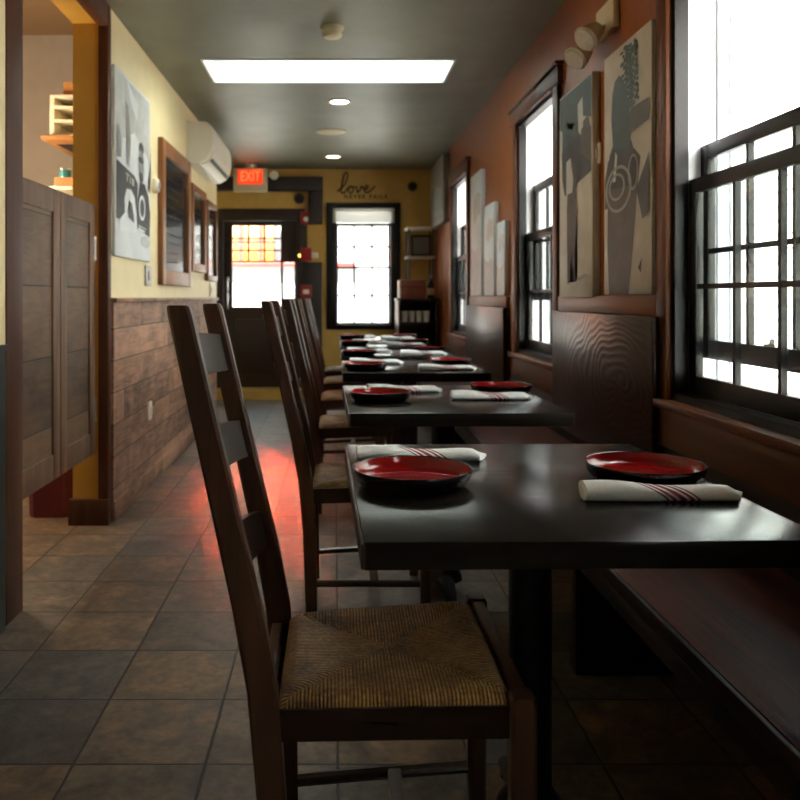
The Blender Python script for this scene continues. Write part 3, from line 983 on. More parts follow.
# ------------------------------------------------------------------ plates
ZT = 0.7605
def make_plate(label):
    t = thing('plate', label, 'plate', group='red and black plates on the tables')
    bm = nb()
    lathe(bm, [(0, 0.0), (0.098, 0.0), (0.104, 0.002), (0.111, 0.007), (0.1185, 0.016), (0.1230, 0.027), (0.1255, 0.037), (0.1250, 0.0385), (0.1238, 0.0385), (0.1225, 0.0370)], 64)
    b = obj('black_body', bm, 'plate_black', t, ang=50)
    bm = nb()
    lathe(bm, [(0.1225, 0.0370), (0.1200, 0.0265), (0.1150, 0.0180), (0.1060, 0.0135), (0.06, 0.0122), (0, 0.0120)], 64)
    o = obj('red_inside', bm, 'plate_red', t, ang=50); o['label'] = 'glossy red glazed inside'
    return t
PL = []
PP = [(0.162, 1.725, 0.98), (0.668, 1.775, 1.0), (0.172, 3.13, 0.94), (0.68, 3.37, 1.0), (0.167, 4.46, 0.96), (0.665, 4.75, 1.0),
      (0.165, 5.55, 0.94), (0.66, 5.88, 1.0), (0.160, 6.72, 0.96), (0.66, 6.9, 1.0), (0.162, 7.76, 0.98), (0.66, 7.92, 1.0)]
for k, tn in enumerate(TN):
    PL.append('round red-glazed black plate on the aisle side of the ' + tn)
    PL.append('round red-glazed black plate on the bench side of the ' + tn)
pl0 = make_plate(PL[0]); pl0.location = (PP[0][0], PP[0][1], ZT)
for k in range(1, 12):
    dup(pl0, (PP[k][0], PP[k][1], ZT), 0.0, PL[k], (PP[k][2], PP[k][2], 1.0))

# ------------------------------------------------------------------ rolled napkins
def make_napkin(label, L=0.305, wob=0.0):
    t = thing('rolled_napkin', label, 'napkin', group='rolled striped napkins on the tables')
    bm = nb(); n, m = 26, 28; rings = []
    rnd = random.Random(3)
    for i in range(n + 1):
        u = i / n
        x = -L / 2 + L * u
        wy = 0.030 + 0.004 * math.sin(u * 5 + wob)
        wz = 0.0185 - 0.006 * u + 0.0015 * math.sin(u * 9 + wob)
        if u > 0.92:
            wz *= 1 - 0.45 * (u - 0.92) / 0.08
        ring = []
        for j in range(m):
            a = 2 * PI * j / m
            ry = wy * (1 + 0.05 * math.sin(3 * a + u * 4))
            z = wz * math.sin(a)
            # a lap of cloth lying along the front
            if j in (20, 21, 22):
                ry *= 1.16 + 0.10 * math.sin(u * 6 + wob)
            xx = x + (0.016 * math.cos(a) if u > 0.97 else 0.0)
            ring.append(bm.verts.new((xx, ry * math.cos(a), max(-wz * 0.93, z) + wz * 0.93)))
        rings.append(ring)
    for A, B in zip(rings, rings[1:]):
        for i in range(m):
            j = (i + 1) % m
            bm.faces.new((A[i], A[j], B[j], B[i]))
    bm.faces.new(rings[0][::-1]); bm.faces.new(rings[-1])
    obj('cloth_roll', bm, 'napkin', t, ang=70)
    # the coil of folded layers showing at the open end
    bm = nb()
    pts = []
    for i in range(46):
        a = i * 0.42
        r = 0.003 + 0.008 * i / 45
        pts.append((-L / 2 - 0.0005, r * 1.55 * math.cos(a), 0.0175 + r * math.sin(a)))
    tube(bm, pts, 0.0013, 5)
    obj('rolled_end', bm, 'napkin', t)
    return t
NL = []
for tn in TN:
    NL.append('rolled red-striped napkin behind the aisle-side plate, ' + tn)
    NL.append('rolled red-striped napkin before the bench-side plate, ' + tn)
NP = [(0.205, 1.985, 0.05), (0.636, 1.602, -0.02), (0.285, 3.40, 0.10), (0.60, 3.165, 0.02), (0.24, 4.85, -0.02), (0.60, 4.42, 0.03),
      (0.24, 5.86, 0.05), (0.60, 5.60, -0.06), (0.30, 6.98, 0.06), (0.57, 6.62, -0.05), (0.24, 8.02, 0.1), (0.58, 7.66, -0.03)]
na0 = make_napkin(NL[0]); na0.location = (NP[0][0], NP[0][1], ZT); na0.rotation_euler = (0, 0, NP[0][2])
for k in range(1, 12):
    dup(na0, (NP[k][0], NP[k][1], ZT), NP[k][2], NL[k])

# ------------------------------------------------------------------ saloon doors
def saloon(label, y0, y1, z0, z1, xc, hinge_far):
    t = thing('saloon_door', label, 'door', (xc, (y0 + y1) / 2, 0), group='pair of swinging saloon doors')
    hw = (y1 - y0) / 2 - 0.003
    st = 0.085
    bm = nb()
    box(bm, -0.017, 0.017, -hw, -hw + st, z0, z1, 0.003); box(bm, -0.017, 0.017, hw - st, hw, z0, z1, 0.003)
    box(bm, -0.017, 0.017, -hw + st, hw - st, z0, z0 + 0.11, 0.003); box(bm, -0.017, 0.017, -hw + st, hw - st, z1 - 0.10, z1, 0.003)
    obj('door_frame', bm, 'saloon', t)
    bm = nb(); box(bm, -0.008, 0.008, -hw + st - 0.004, hw - st + 0.004, z0 + 0.105, z1 - 0.095); obj('door_panel', bm, 'saloon_panel', t)
    ye = hw if hinge_far else -hw
    for zz in (z0 + 0.22, z1 - 0.22):
        bm = nb(); cyl(bm, (0.012, ye, zz - 0.05), (0.012, ye, zz + 0.05), 0.010, None, 14)
        cyl(bm, (0.012, ye, zz - 0.058), (0.012, ye, zz - 0.05), 0.013, None, 14); cyl(bm, (0.012, ye, zz + 0.05), (0.012, ye, zz + 0.058), 0.013, None, 14)
        obj('hinge', bm, 'metal', t)
    return t
saloon('brown swinging saloon door leaf hung beside the dark green wall', 3.07, 3.61, 0.37, 1.62, -1.222, False)
saloon('brown swinging saloon door leaf hung on the mustard jamb beside the wainscot', 3.61, 4.135, 0.37, 1.62, -1.222, True)

# ------------------------------------------------------------------ kitchen things
sh = thing('wall_shelf', 'upper brown kitchen shelf on brackets above the saloon doors', 'shelf', (0, 0, 0))
bm = nb(); box(bm, -1.70, -1.338, 4.75, 6.0, 2.065, 2.09, 0.002); obj('board', bm, 'card', sh)
bm = nb()
for y in (4.9, 5.85):
    prism_y(bm, [(-1.338, 2.065), (-1.66, 2.065), (-1.338, 1.90)], y, y + 0.02)
obj('bracket', bm, 'black_plastic', sh)
cu = thing('cubby_rack', 'white open cubby rack standing on the upper kitchen shelf', 'rack', (-1.665, 4.80, 2.09))
bm = nb()
box(bm, 0, 0.025, 0, 0.3, 0, 0.245); box(bm, 0.275, 0.30, 0, 0.3, 0, 0.245); box(bm, 0.0251, 0.2749, 0.28, 0.3, 0, 0.245)
obj('case', bm, 'white_paint', cu)
for z in (0.0, 0.085, 0.165, 0.228):
    bm = nb(); box(bm, 0.0252, 0.2748, 0.0, 0.279, z, z + 0.017); obj('shelf', bm, 'white_paint', cu)
bm = nb(); box(bm, -1.60, -1.36, 4.84, 5.05, 2.336, 2.42, 0.002); tag(obj('cardboard_box', bm, 'card'), 'brown cardboard box on top of the white cubby rack', 'box')
s2 = thing('ledge_shelf', 'lower pale kitchen shelf holding jars above the saloon doors', 'shelf', (0, 0, 0))
bm = nb(); box(bm, -1.66, -1.338, 4.75, 5.8, 1.775, 1.795, 0.002); obj('board', bm, 'white_paint', s2)
bm = nb(); prism_y(bm, [(-1.338, 1.775), (-1.6, 1.775), (-1.338, 1.65)], 5.0, 5.02); obj('bracket', bm, 'black_plastic', s2)
bm = nb(); box(bm, -1.64, -1.36, 4.80, 5.1, 1.795, 1.855, 0.003); tag(obj('carton', bm, 'card'), 'flat brown carton on the lower kitchen shelf', 'box')
for i, (x, mt, lb) in enumerate(((-1.60, 'teal_tin', 'small teal tin standing on the flat brown carton'), (-1.51, 'white_plastic', 'small white tub standing on the flat brown carton'), (-1.43, 'black_plastic', 'small dark tub standing on the flat brown carton'))):
    t = thing('tin', lb, 'tin', (x, 4.88, 1.855))
    bm = nb(); lathe(bm, [(0, 0), (0.033, 0), (0.034, 0.004), (0.034, 0.05), (0, 0.05)], 20); obj('body', bm, mt, t)
    bm = nb(); lathe(bm, [(0, 0.05), (0.036, 0.05), (0.036, 0.062), (0, 0.063)], 20); obj('lid', bm, 'metal', t)
bn = thing('waste_bin', 'maroon bin on the floor behind the saloon doors', 'bin', (-1.50, 4.42, 0))
bm = nb(); sweep_rect(bm, [(0, 0, 0), (0, 0, 0.5)], [0.22, 0.26], 0.24); obj('body', bm, 'maroon', bn)
bm = nb(); box(bm, -0.14, 0.14, -0.13, 0.13, 0.5, 0.53, 0.006); obj('lid', bm, 'maroon', bn)

# ------------------------------------------------------------------ wall art
def art(name, label, cat, wall, y0, y1, z0, z1, base, shapes, depth=0.035, group=None, edge=None):
    """canvas on a side wall; shapes are (material, [(u,v)...]) with u from the viewer's left, v up"""
    xw = XR if wall == 'right' else XL
    sgn = -1 if wall == 'right' else 1
    t = thing(name, label, cat, (xw, (y0 + y1) / 2, z0), group=group)
    hw = (y1 - y0) / 2; hh = z1 - z0
    bm = nb()
    if sgn < 0: box(bm, -depth, -0.001, -hw, hw, 0, hh, 0.003)
    else: box(bm, 0.001, depth, -hw, hw, 0, hh, 0.003)
    obj('canvas', bm, base, t)
    if shapes:
        bm = nb(); mats = []; lay = 0.0
        for k, (mt, pts) in enumerate(shapes):
            if mt not in mats: mats.append(mt)
            x = sgn * (depth + 0.0006 + 0.0003 * lay)
            lay += 0.1 if len(pts) == 7 and mt == 'ink_teal' else 1.0
            P3 = lambda q: [(x, (hw - u * 2 * hw) if sgn < 0 else (-hw + u * 2 * hw), v * hh) for u, v in q]
            if pts[0] == 'ring':
                A, B = P3(pts[1]), P3(pts[2])
                for i in range(len(A) - 1):
                    poly(bm, (A[i], A[i + 1], B[i + 1], B[i]), mats.index(mt))
            else:
                poly(bm, P3(pts), mats.index(mt))
        bmesh.ops.triangulate(bm, faces=bm.faces[:], ngon_method='EAR_CLIP')
        bm.normal_update()
        for f in bm.faces:
            if f.normal.x * sgn < 0:
                f.normal_flip()
        obj('printed_image', bm, mats, t, flat=True)
    return t
def ell(cx, cy, rx, ry, n=24, a0=0, a1=2 * PI):
    return [(cx + rx * math.cos(a0 + (a1 - a0) * i / n), cy + ry * math.sin(a0 + (a1 - a0) * i / n)) for i in range(n)]
def band(cx, cy, rx, ry, k=0.86, n=26):
    """an ellipse ring as one polygon"""
    o = [(cx + rx * math.cos(2 * PI * i / n), cy + ry * math.sin(2 * PI * i / n)) for i in range(n + 1)]
    i_ = [(cx + rx * k * math.cos(2 * PI * i / n), cy + ry * k * math.sin(2 * PI * i / n)) for i in range(n, -1, -1)]
    return ('ring', o, i_[::-1])

# tall print beside the big window: a dark figure in a long coat with a round emblem
art('wall_print', 'tall canvas print of a long dark robed figure beside the big window', 'print', 'right', 2.91, 3.42, 1.165, 2.14, 'canvas_warm', [
    ('ink_grey', [(0.12, 0.0), (0.56, 0.0), (0.62, 0.12), (0.70, 0.30), (0.74, 0.42), (0.10, 0.46), (0.08, 0.2)]),
    ('ink_grey', [(0.02, 0.36), (0.72, 0.36), (0.80, 0.52), (0.68, 0.56), (0.10, 0.56), (0.02, 0.48)]),
    ('ink_dark', [(0.04, 0.44), (0.14, 0.58), (0.25, 0.63), (0.60, 0.61), (0.72, 0.52), (0.70, 0.42)]),
    ('ink_teal', [(0.22, 0.60), (0.18, 0.72), (0.20, 0.82), (0.26, 0.87), (0.36, 0.885), (0.46, 0.85), (0.58, 0.74), (0.62, 0.62), (0.55, 0.57)]),
] + [('ink_teal', ell(0.60 + 0.17 * math.sin(i * 2.4) * (0.25 + 0.75 * (i % 7) / 6), 0.73 + 0.245 * i / 110, 0.024 + 0.010 * (i % 3), 0.007 + 0.003 * (i % 2), 7)) for i in range(110)] + [
    ('ink_grey', [(0.58, 0.62), (0.98, 0.64), (0.98, 0.72), (0.62, 0.72)]),
    ('ink_dark', [(0.74, 0.40), (0.98, 0.52), (0.98, 0.30), (0.86, 0.28)]),
    ('ink_light', [(0.24, 0.46), (0.30, 0.58), (0.34, 0.56), (0.30, 0.46)]),
    ('ink_mid', band(0.36, 0.425, 0.29, 0.095)),
    ('ink_mid', band(0.33, 0.435, 0.18, 0.055, 0.82)),
    ('ink_mid', band(0.68, 0.47, 0.10, 0.07, 0.84)),
    ('ink_dark', [(0.78, 0.10), (0.86, 0.14), (0.84, 0.08)]),
], group='canvas prints on the orange wall')
# print with long legs
art('wall_print', 'tall canvas print of long legs below a dark crowd, beside the robed figure print', 'print', 'right', 3.58, 4.10, 1.155, 2.14, 'canvas_warm', [
    ('ink_teal', [(0.02, 0.99), (0.98, 0.99), (0.98, 0.80), (0.75, 0.83), (0.60, 0.80), (0.4, 0.83), (0.2, 0.80), (0.02, 0.84)]),
    ('ink_teal', [(0.10, 0.82), (0.24, 0.84), (0.40, 0.80), (0.55, 0.83), (0.66, 0.80), (0.66, 0.62), (0.10, 0.60)]),
    ('ink_dark', [(0.08, 0.72), (0.28, 0.74), (0.98, 0.76), (0.98, 0.56), (0.55, 0.53), (0.50, 0.48), (0.18, 0.50), (0.10, 0.58)]),
    ('ink_grey', [(0.70, 0.80), (0.90, 0.82), (0.98, 0.74), (0.98, 0.60), (0.70, 0.66)]),
    ('ink_light', [(0.24, 0.66), (0.38, 0.67), (0.46, 0.56), (0.42, 0.48), (0.24, 0.47)]),
    ('ink_light', [(0.60, 0.90), (0.74, 0.92), (0.76, 0.78), (0.62, 0.76)]),
    ('ink_grey', [(0.28, 0.50), (0.56, 0.50), (0.58, 0.40), (0.52, 0.25), (0.50, 0.10), (0.58, 0.075), (0.48, 0.07), (0.42, 0.12), (0.40, 0.30), (0.38, 0.12), (0.34, 0.07), (0.28, 0.06), (0.32, 0.12), (0.30, 0.3), (0.26, 0.42)]),
    ('ink_mid', [(0.60, 0.09), (0.85, 0.11), (0.90, 0.095), (0.62, 0.075)]),
], group='canvas prints on the orange wall')
pale = lambda seed: [('canvas_haze', [(0.02, 0.02), (0.98, 0.02), (0.98, 0.34 + 0.05 * seed), (0.7, 0.40), (0.4, 0.36), (0.02, 0.42)]), ('canvas_haze', [(0.3, 0.62), (0.5, 0.58), (0.8, 0.66), (0.98, 0.62), (0.98, 0.8), (0.6, 0.84), (0.34, 0.78)])]
art('wall_print', 'tallest of three pale canvas prints between the two far windows', 'print', 'right', 6.30, 6.80, 1.165, 2.14, 'canvas_pale', pale(0), group='canvas prints on the orange wall')
art('wall_print', 'middle-height one of three pale canvas prints between the two far windows', 'print', 'right', 5.80, 6.18, 1.165, 1.83, 'canvas_pale', pale(1), group='canvas prints on the orange wall')
art('wall_print', 'shortest of three pale canvas prints between the two far windows', 'print', 'right', 5.44, 5.70, 1.165, 1.665, 'canvas_pale', pale(2), group='canvas prints on the orange wall')
art('wall_print', 'grey canvas print high in the corner above the white shelves', 'print', 'right', 8.25, 9.35, 1.92, 2.60, 'canvas_grey', [
    ('ink_mid', [(0.1, 0.15), (0.9, 0.12), (0.9, 0.5), (0.5, 0.6), (0.1, 0.4)])], depth=0.07, group='canvas prints on the orange wall')

# black and white photo print on the left wall
art('wall_print', 'black and white canvas print of a player in a dark jersey on the cream wall', 'print', 'left', 4.25, 5.06, 1.37, 2.36, 'canvas_pale', [
    ('ink_light', [(0.02, 0.60), (0.50, 0.72), (0.98, 0.62), (0.98, 0.98), (0.02, 0.98)]),
    ('canvas_pale', [(0.30, 0.98), (0.62, 0.90), (0.58, 0.80), (0.40, 0.88)]),
    ('ink_mid', [(0.26, 0.86), (0.34, 0.84), (0.40, 0.66), (0.36, 0.50), (0.28, 0.52), (0.30, 0.66)]),
    ('ink_dark', [(0.02, 0.20), (0.55, 0.18), (0.60, 0.44), (0.50, 0.475), (0.02, 0.51)]),
    ('ink_dark', [(0.55, 0.18), (0.97, 0.15), (0.99, 0.30), (0.93, 0.40), (0.82, 0.46), (0.66, 0.46), (0.60, 0.36)]),
    ('ink_dark', ell(0.70, 0.66, 0.075, 0.035)),
    ('ink_mid', ell(0.70, 0.55, 0.085, 0.10)),
    ('ink_dark', ell(0.69, 0.59, 0.08, 0.018)),
    ('ink_dark', ell(0.70, 0.49, 0.06, 0.03)),
    ('canvas_pale', [(0.24, 0.20), (0.22, 0.32), (0.28, 0.38), (0.40, 0.385), (0.50, 0.35), (0.56, 0.24), (0.58, 0.15), (0.50, 0.16), (0.47, 0.25), (0.42, 0.31), (0.34, 0.32), (0.31, 0.28), (0.32, 0.18)]),
    ('canvas_pale', [(0.10, 0.20), (0.22, 0.24), (0.50, 0.20), (0.54, 0.15), (0.10, 0.14)]),
    ('canvas_pale', band(0.72, 0.31, 0.10, 0.075, 0.7)),
    ('canvas_pale', [(0.60, 0.19), (0.80, 0.18), (0.80, 0.165), (0.60, 0.172)]),
    ('ink_light', [(0.60, 0.205), (0.84, 0.195), (0.84, 0.187), (0.60, 0.195)]),
    ('ink_light', [(0.28, 0.46), (0.30, 0.46), (0.30, 0.42), (0.28, 0.42)]), ('ink_light', [(0.25, 0.465), (0.34, 0.46), (0.34, 0.453), (0.25, 0.458)]),
    ('ink_light', [(0.36, 0.458), (0.38, 0.457), (0.38, 0.415), (0.36, 0.416)]),
    ('ink_light', [(0.41, 0.455), (0.48, 0.45), (0.48, 0.443), (0.43, 0.446), (0.43, 0.437), (0.47, 0.435), (0.47, 0.428), (0.43, 0.43), (0.43, 0.42), (0.48, 0.418), (0.48, 0.411), (0.41, 0.413)]),
    ('ink_light', ell(0.82, 0.115, 0.14, 0.035)),
    ('ink_dark', [(0.90, 0.45), (0.95, 0.55), (0.985, 0.72), (0.985, 0.50), (0.96, 0.42)]),
    ('ink_mid', [(0.02, 0.52), (0.12, 0.53), (0.14, 0.62), (0.06, 0.70), (0.02, 0.68)]),
], depth=0.02)

def framed_board(label, y0, y1, z0, z1, fw, seed, mt='frame_wood', board='chalkboard'):
    t = thing('menu_board', label, 'chalkboard', (XL, (y0 + y1) / 2, z0), group='framed menu boards on the cream wall')
    hw = (y1 - y0) / 2; hh = z1 - z0
    bm = nb()
    box(bm, 0.001, 0.035, -hw, -hw + fw, 0, hh, 0.004); box(bm, 0.001, 0.035, hw - fw, hw, 0, hh, 0.004)
    box(bm, 0.001, 0.035, -hw + fw, hw - fw, 0, fw, 0.004); box(bm, 0.001, 0.035, -hw + fw, hw - fw, hh - fw, hh, 0.004)
    obj('frame', bm, mt, t)
    bm = nb(); box(bm, 0.001, 0.012, -hw + fw, hw - fw, fw, hh - fw); obj('board', bm, board, t)
    rnd = random.Random(seed); bm = nb()
    nrow = 11
    for r in range(nrow):
        z = hh - fw - (r + 1) * (hh - 2 * fw) / (nrow + 1)
        y = -hw + fw + 0.05
        end = hw - fw - 0.05 - rnd.random() * 0.5 * hw
        while y < end:
            L = 0.03 + rnd.random() * 0.07
            pts = []
            q = y
            while q < min(y + L, end):
                pts.append((0.0128, q, z + rnd.uniform(-0.008, 0.010)))
                q += 0.009
            if len(pts) > 1:
                tube(bm, pts, 0.0010, 4)
            y += L + 0.025
    o = obj('chalk_lettering', bm, 'chalk', t); 
    return t
framed_board('large wood-framed chalkboard between the canvas print and the wall air conditioner', 5.36, 6.42, 1.235, 2.20, 0.10, 1)
framed_board('medium wood-framed chalkboard under the wall air conditioner', 6.50, 7.18, 1.36, 2.06, 0.07, 2)
framed_board('narrow glossy framed board at the far end of the cream wall', 7.28, 7.86, 1.30, 2.02, 0.05, 3)

# ------------------------------------------------------------------ air conditioner
ac = thing('air_conditioner', 'white wall air conditioner above the framed boards', 'air conditioner', (XL, 6.42, 2.20))
prof = [(0.001, 0.0), (0.10, 0.0), (0.155, 0.03), (0.19, 0.085), (0.20, 0.15), (0.198, 0.25), (0.185, 0.30), (0.15, 0.325), (0.001, 0.33)]
bm = nb(); prism_y(bm, prof, 0, 1.16); obj('housing', bm, 'white_plastic', ac, ang=40)
bm = nb(); prism_y(bm, [(0.105, -0.004), (0.158, 0.022), (0.196, 0.080), (0.190, 0.086), (0.150, 0.030), (0.10, 0.004)], 0.06, 1.10); obj('louver', bm, 'beige_plastic', ac)
bm = nb(); prism_y(bm, [(0.165, 0.030), (0.182, 0.055), (0.186, 0.053), (0.169, 0.027)], 0.10, 1.06); obj('air_slot', bm, 'iron', ac)
bm = nb(); prism_y(bm, [(0.197, 0.10), (0.2045, 0.15), (0.2025, 0.25), (0.197, 0.25)], 0.02, 1.14); obj('front_panel', bm, 'white_plastic', ac)

# ------------------------------------------------------------------ exit sign and alarms on the end wall
ex = thing('exit_sign', 'lit red EXIT sign with a lamp head under the ceiling by the door', 'sign', (-0.950, 9.25, 2.335))
bm = nb(); box(bm, -0.19, 0.19, -0.03, 0.03, 0, 0.27, 0.006); obj('housing', bm, 'beige_plastic', ex)
bm = nb(); box(bm, -0.14, 0.14, -0.034, -0.0305, 0.085, 0.25); obj('lit_panel', bm, 'exit_red', ex)
me = text_mesh('EXIT', 0.165, 0.001)
me.materials.append(M['exit_letter'])
el = bpy.data.lights.new('added_red_spot', 'AREA'); el.shape = 'RECTANGLE'; el.size = 0.26; el.size_y = 0.15; el.energy = 3.6; el.color = (1.0, 0.06, 0.02); el.spread = math.radians(20); el.size_y = 0.04  # added red light reddening the aisle floor, separate from the lit panel
elo = bpy.data.objects.new('added_red_spot', el); elo.location = (0, 0, -0.002); elo.rotation_euler = (-math.radians(90 - 29), 0, math.radians(10)); elo.parent = ex; C.objects.link(elo)
lt = bpy.data.objects.new('lettering', me); C.objects.link(lt); lt.parent = ex; lt.location = (0, -0.0355, 0.168); lt.rotation_euler = (PI / 2, 0, 0); lt.scale = (0.68, 1, 1)
bm = nb(); cyl(bm, (0, 0, 0.27), (0, 0, 0.308), 0.07, None, 24); obj('ceiling_mount', bm, 'beige_plastic', ex)
bm = nb(); cyl(bm, (0.19, 0, 0.19), (0.24, 0, 0.19), 0.015); cyl(bm, (0.27, -0.06, 0.18), (0.27, 0.03, 0.20), 0.05, 0.035, 20); obj('lamp_head', bm, 'white_plastic', ex)

def alarm(name, label, cat, x, z, kind):
    t = thing(name, label, cat, (x, YB, z))
    bm = nb(); box(bm, -0.065, 0.065, -0.055, -0.001, -0.075, 0.075, 0.006); obj('housing', bm, 'red_plastic', t)
    if kind == 0:
        bm = nb(); lathe(bm, [(0.035, 0), (0.034, 0.02), (0.025, 0.034), (0, 0.038)], 20, 0, (0, -0.055, -0.015), Matrix.Rotation(PI / 2, 3, 'X')); obj('strobe_lens', bm, 'lens', t)
    elif kind == 1:
        bm = nb(); box(bm, 0.066, 0.14, -0.05, -0.001, -0.045, 0.02, 0.005); obj('bell_cover', bm, 'white_plastic', t)
        bm = nb(); box(bm, -0.088, -0.066, -0.045, -0.02, -0.03, 0.0); obj('indicator', bm, 'amber_led', t)
    else:
        bm = nb(); box(bm, -0.035, 0.035, -0.066, -0.0551, -0.03, 0.02, 0.004); obj('pull_bar', bm, 'white_plastic', t)
    return t
alarm('fire_alarm', 'small red fire alarm with white strobe at the top corner of the door', 'alarm', -0.335, 2.07, 0)
alarm('alarm_horn', 'red alarm horn with white side cover beside the door', 'alarm', -0.335, 1.65, 1)
alarm('alarm_pull', 'red alarm pull station low beside the door', 'alarm', -0.335, 1.22, 2)
cp = thing('conduit', 'dark conduit pipe linking the red alarms beside the door', 'pipe', (-0.335, YB, 0.0))
for (y, z0, z1) in ((-0.043, 0.12, 1.14), (-0.022, 1.30, 1.57), (-0.022, 1.73, 1.99)):
    bm = nb(); tube(bm, [(0, y, z0), (0, y, z1)], 0.012, 10); obj('pipe', bm, 'black_plastic', cp)
sp = thing('wall_speaker', 'small round black speaker above the corner of the door', 'speaker', (-0.415, YB, 2.30))
bm = nb(); lathe(bm, [(0.062, 0.0), (0.062, 0.04), (0.055, 0.06), (0, 0.05)], 24, 0, (0, 0, 0), Matrix.Rotation(PI / 2, 3, 'X')); obj('housing', bm, 'black_plastic', sp)
bm = nb(); lathe(bm, [(0.03, 0.056), (0.02, 0.075), (0, 0.08)], 20, 0, (0, 0, 0), Matrix.Rotation(PI / 2, 3, 'X')); obj('cone', bm, 'iron', sp)

# lettering on the end wall
lv = thing('wall_lettering', 'dark script lettering above the end window reading love never fails', 'lettering', (0.24, YB - 0.003, 2.36))
strokes = [
    [(-0.215, 0.02), (-0.13, 0.10), (-0.095, 0.20), (-0.10, 0.238), (-0.125, 0.235), (-0.150, 0.15), (-0.168, 0.04), (-0.158, 0.005), (-0.125, 0.015), (-0.095, 0.055),
     (-0.07, 0.080), (-0.085, 0.045), (-0.075, 0.012), (-0.045, 0.012), (-0.025, 0.045), (-0.04, 0.080), (-0.065, 0.078), (-0.03, 0.066), (0.005, 0.075), (0.015, 0.045), (0.022, 0.010),
     (0.05, 0.04), (0.068, 0.082), (0.08, 0.070), (0.105, 0.048), (0.135, 0.055), (0.145, 0.080), (0.125, 0.090), (0.105, 0.060), (0.108, 0.018), (0.14, 0.010), (0.19, 0.045), (0.225, 0.085)]]
bm = nb()
for st in strokes:
    pts = smooth_path([(x, 0, z) for x, z in st], 6)
    tube(bm, pts, 0.0098, 6)
obj('script_word', bm, 'text_dark', lv)
me = text_mesh('NEVER FAILS', 0.064, 0.001, spacing=1.45); me.materials.append(M['text_dark'])
o = bpy.data.objects.new('small_capitals', me); C.objects.link(o); o.parent = lv; o.location = (0.115, 0, -0.038); o.rotation_euler = (PI / 2, 0, 0)

# ------------------------------------------------------------------ ceiling fittings
def downlight(label, x, y):
    t = thing('downlight', label, 'ceiling light', (x, y, ZC), group='recessed downlights')
    bm = nb(); lathe(bm, [(0.085, -0.001), (0.088, -0.008), (0.078, -0.012), (0.068, -0.006), (0.068, -0.001)], 32); obj('trim_ring', bm, 'white_plastic', t)
    bm = nb(); lathe(bm, [(0.067, -0.001), (0.067, -0.005), (0, -0.005)], 32); obj('lamp_disc', bm, 'downlight', t)
downlight('round lit downlight just behind the skylight', 0.035, 6.25)
downlight('round lit downlight farther along, near the end wall', -0.02, 8.69)
cs = thing('ceiling_speaker', 'flat round grille between the two downlights', 'speaker', (-0.035, 7.38, ZC))
bm = nb(); lathe(bm, [(0.135, -0.001), (0.135, -0.008), (0.12, -0.014), (0.11, -0.010)], 36); obj('rim', bm, 'beige_plastic', cs)
bm = nb(); lathe(bm, [(0.11, -0.010), (0.05, -0.016), (0, -0.018)], 36); obj('grille', bm, 'beige_plastic', cs)
sd = thing('smoke_detector', 'round beige smoke detector in front of the skylight', 'smoke detector', (-0.015, 4.54, ZC))
bm = nb(); lathe(bm, [(0.066, -0.001), (0.064, -0.014), (0.052, -0.018)], 32); obj('base', bm, 'beige_plastic', sd)
bm = nb(); lathe(bm, [(0.052, -0.018), (0.054, -0.046), (0.046, -0.056), (0.02, -0.060), (0, -0.060)], 32); obj('sensor', bm, 'beige_plastic', sd)

# emergency lamps on the right wall
em = thing('emergency_light', 'white twin-head emergency light above the robed figure print', 'light', (XR, 3.44, 2.25))
bm = nb(); box(bm, -0.03, -0.001, -0.11, 0.11, 0, 0.13, 0.006); obj('base', bm, 'beige_plastic', em)
for (y, z) in ((-0.02, 0.02), (0.13, -0.02)):
    bm = nb()
    cyl(bm, (-0.03, y * 0.5, 0.03), (-0.075, y, z + 0.0), 0.012, None, 12)
    aim = Vector((-0.60, -0.25, -0.55)).normalized()
    c0 = Vector((-0.065, y, z))
    cyl(bm, c0, c0 + aim * 0.075, 0.035, 0.056, 24)
    hd = obj('lamp_head', bm, 'beige_plastic', em)
    bm = nb(); p = c0 + aim * 0.0755
    cyl(bm, p, p + aim * 0.012, 0.053, 0.046, 24); obj('lens', bm, 'lens', hd)

# small wall devices
def plate_dev(name, label, cat, wall, y, z, hy, hz, mt, group=None):
    xw = XR if wall == 'right' else XL
    s = -1 if wall == 'right' else 1
    off = 0.018 if (wall == 'left' and z < 1.1) else 0.0
    t = thing(name, label, cat, (xw + s * off, y, z))
    bm = nb(); box(bm, min(s * 0.001, s * 0.012), max(s * 0.001, s * 0.012), -hy, hy, -hz, hz, 0.003); obj('cover_plate', bm, mt, t)
    bm = nb(); box(bm, min(s * 0.0121, s * 0.02), max(s * 0.0121, s * 0.02), -hy * 0.3, hy * 0.3, -hz * 0.45, hz * 0.45, 0.002); obj('rocker', bm, mt, t)
    return t
plate_dev('light_switch', 'metal double light switch under the black and white print', 'switch', 'left', 5.06, 1.285, 0.075, 0.062, 'metal')
plate_dev('light_switch', 'white light switch at the far end of the cream wall', 'switch', 'left', 7.60, 1.22, 0.04, 0.06, 'white_plastic')
plate_dev('wall_outlet', 'small outlet low on the plank wainscot', 'outlet', 'left', 5.03, 0.46, 0.035, 0.055, 'white_plastic')
plate_dev('wall_switch', 'small white switch between the two tall canvas prints', 'switch', 'right', 3.575, 1.78, 0.022, 0.045, 'white_plastic')
th = thing('thermostat', 'round white thermostat between the print and the large chalkboard', 'thermostat', (XL, 5.245, 1.865))
bm = nb(); lathe(bm, [(0.048, 0.001), (0.050, 0.02), (0.04, 0.034), (0, 0.036)], 28, 0, (0, 0, 0), Matrix.Rotation(PI / 2, 3, 'Y')); obj('body', bm, 'white_plastic', th)
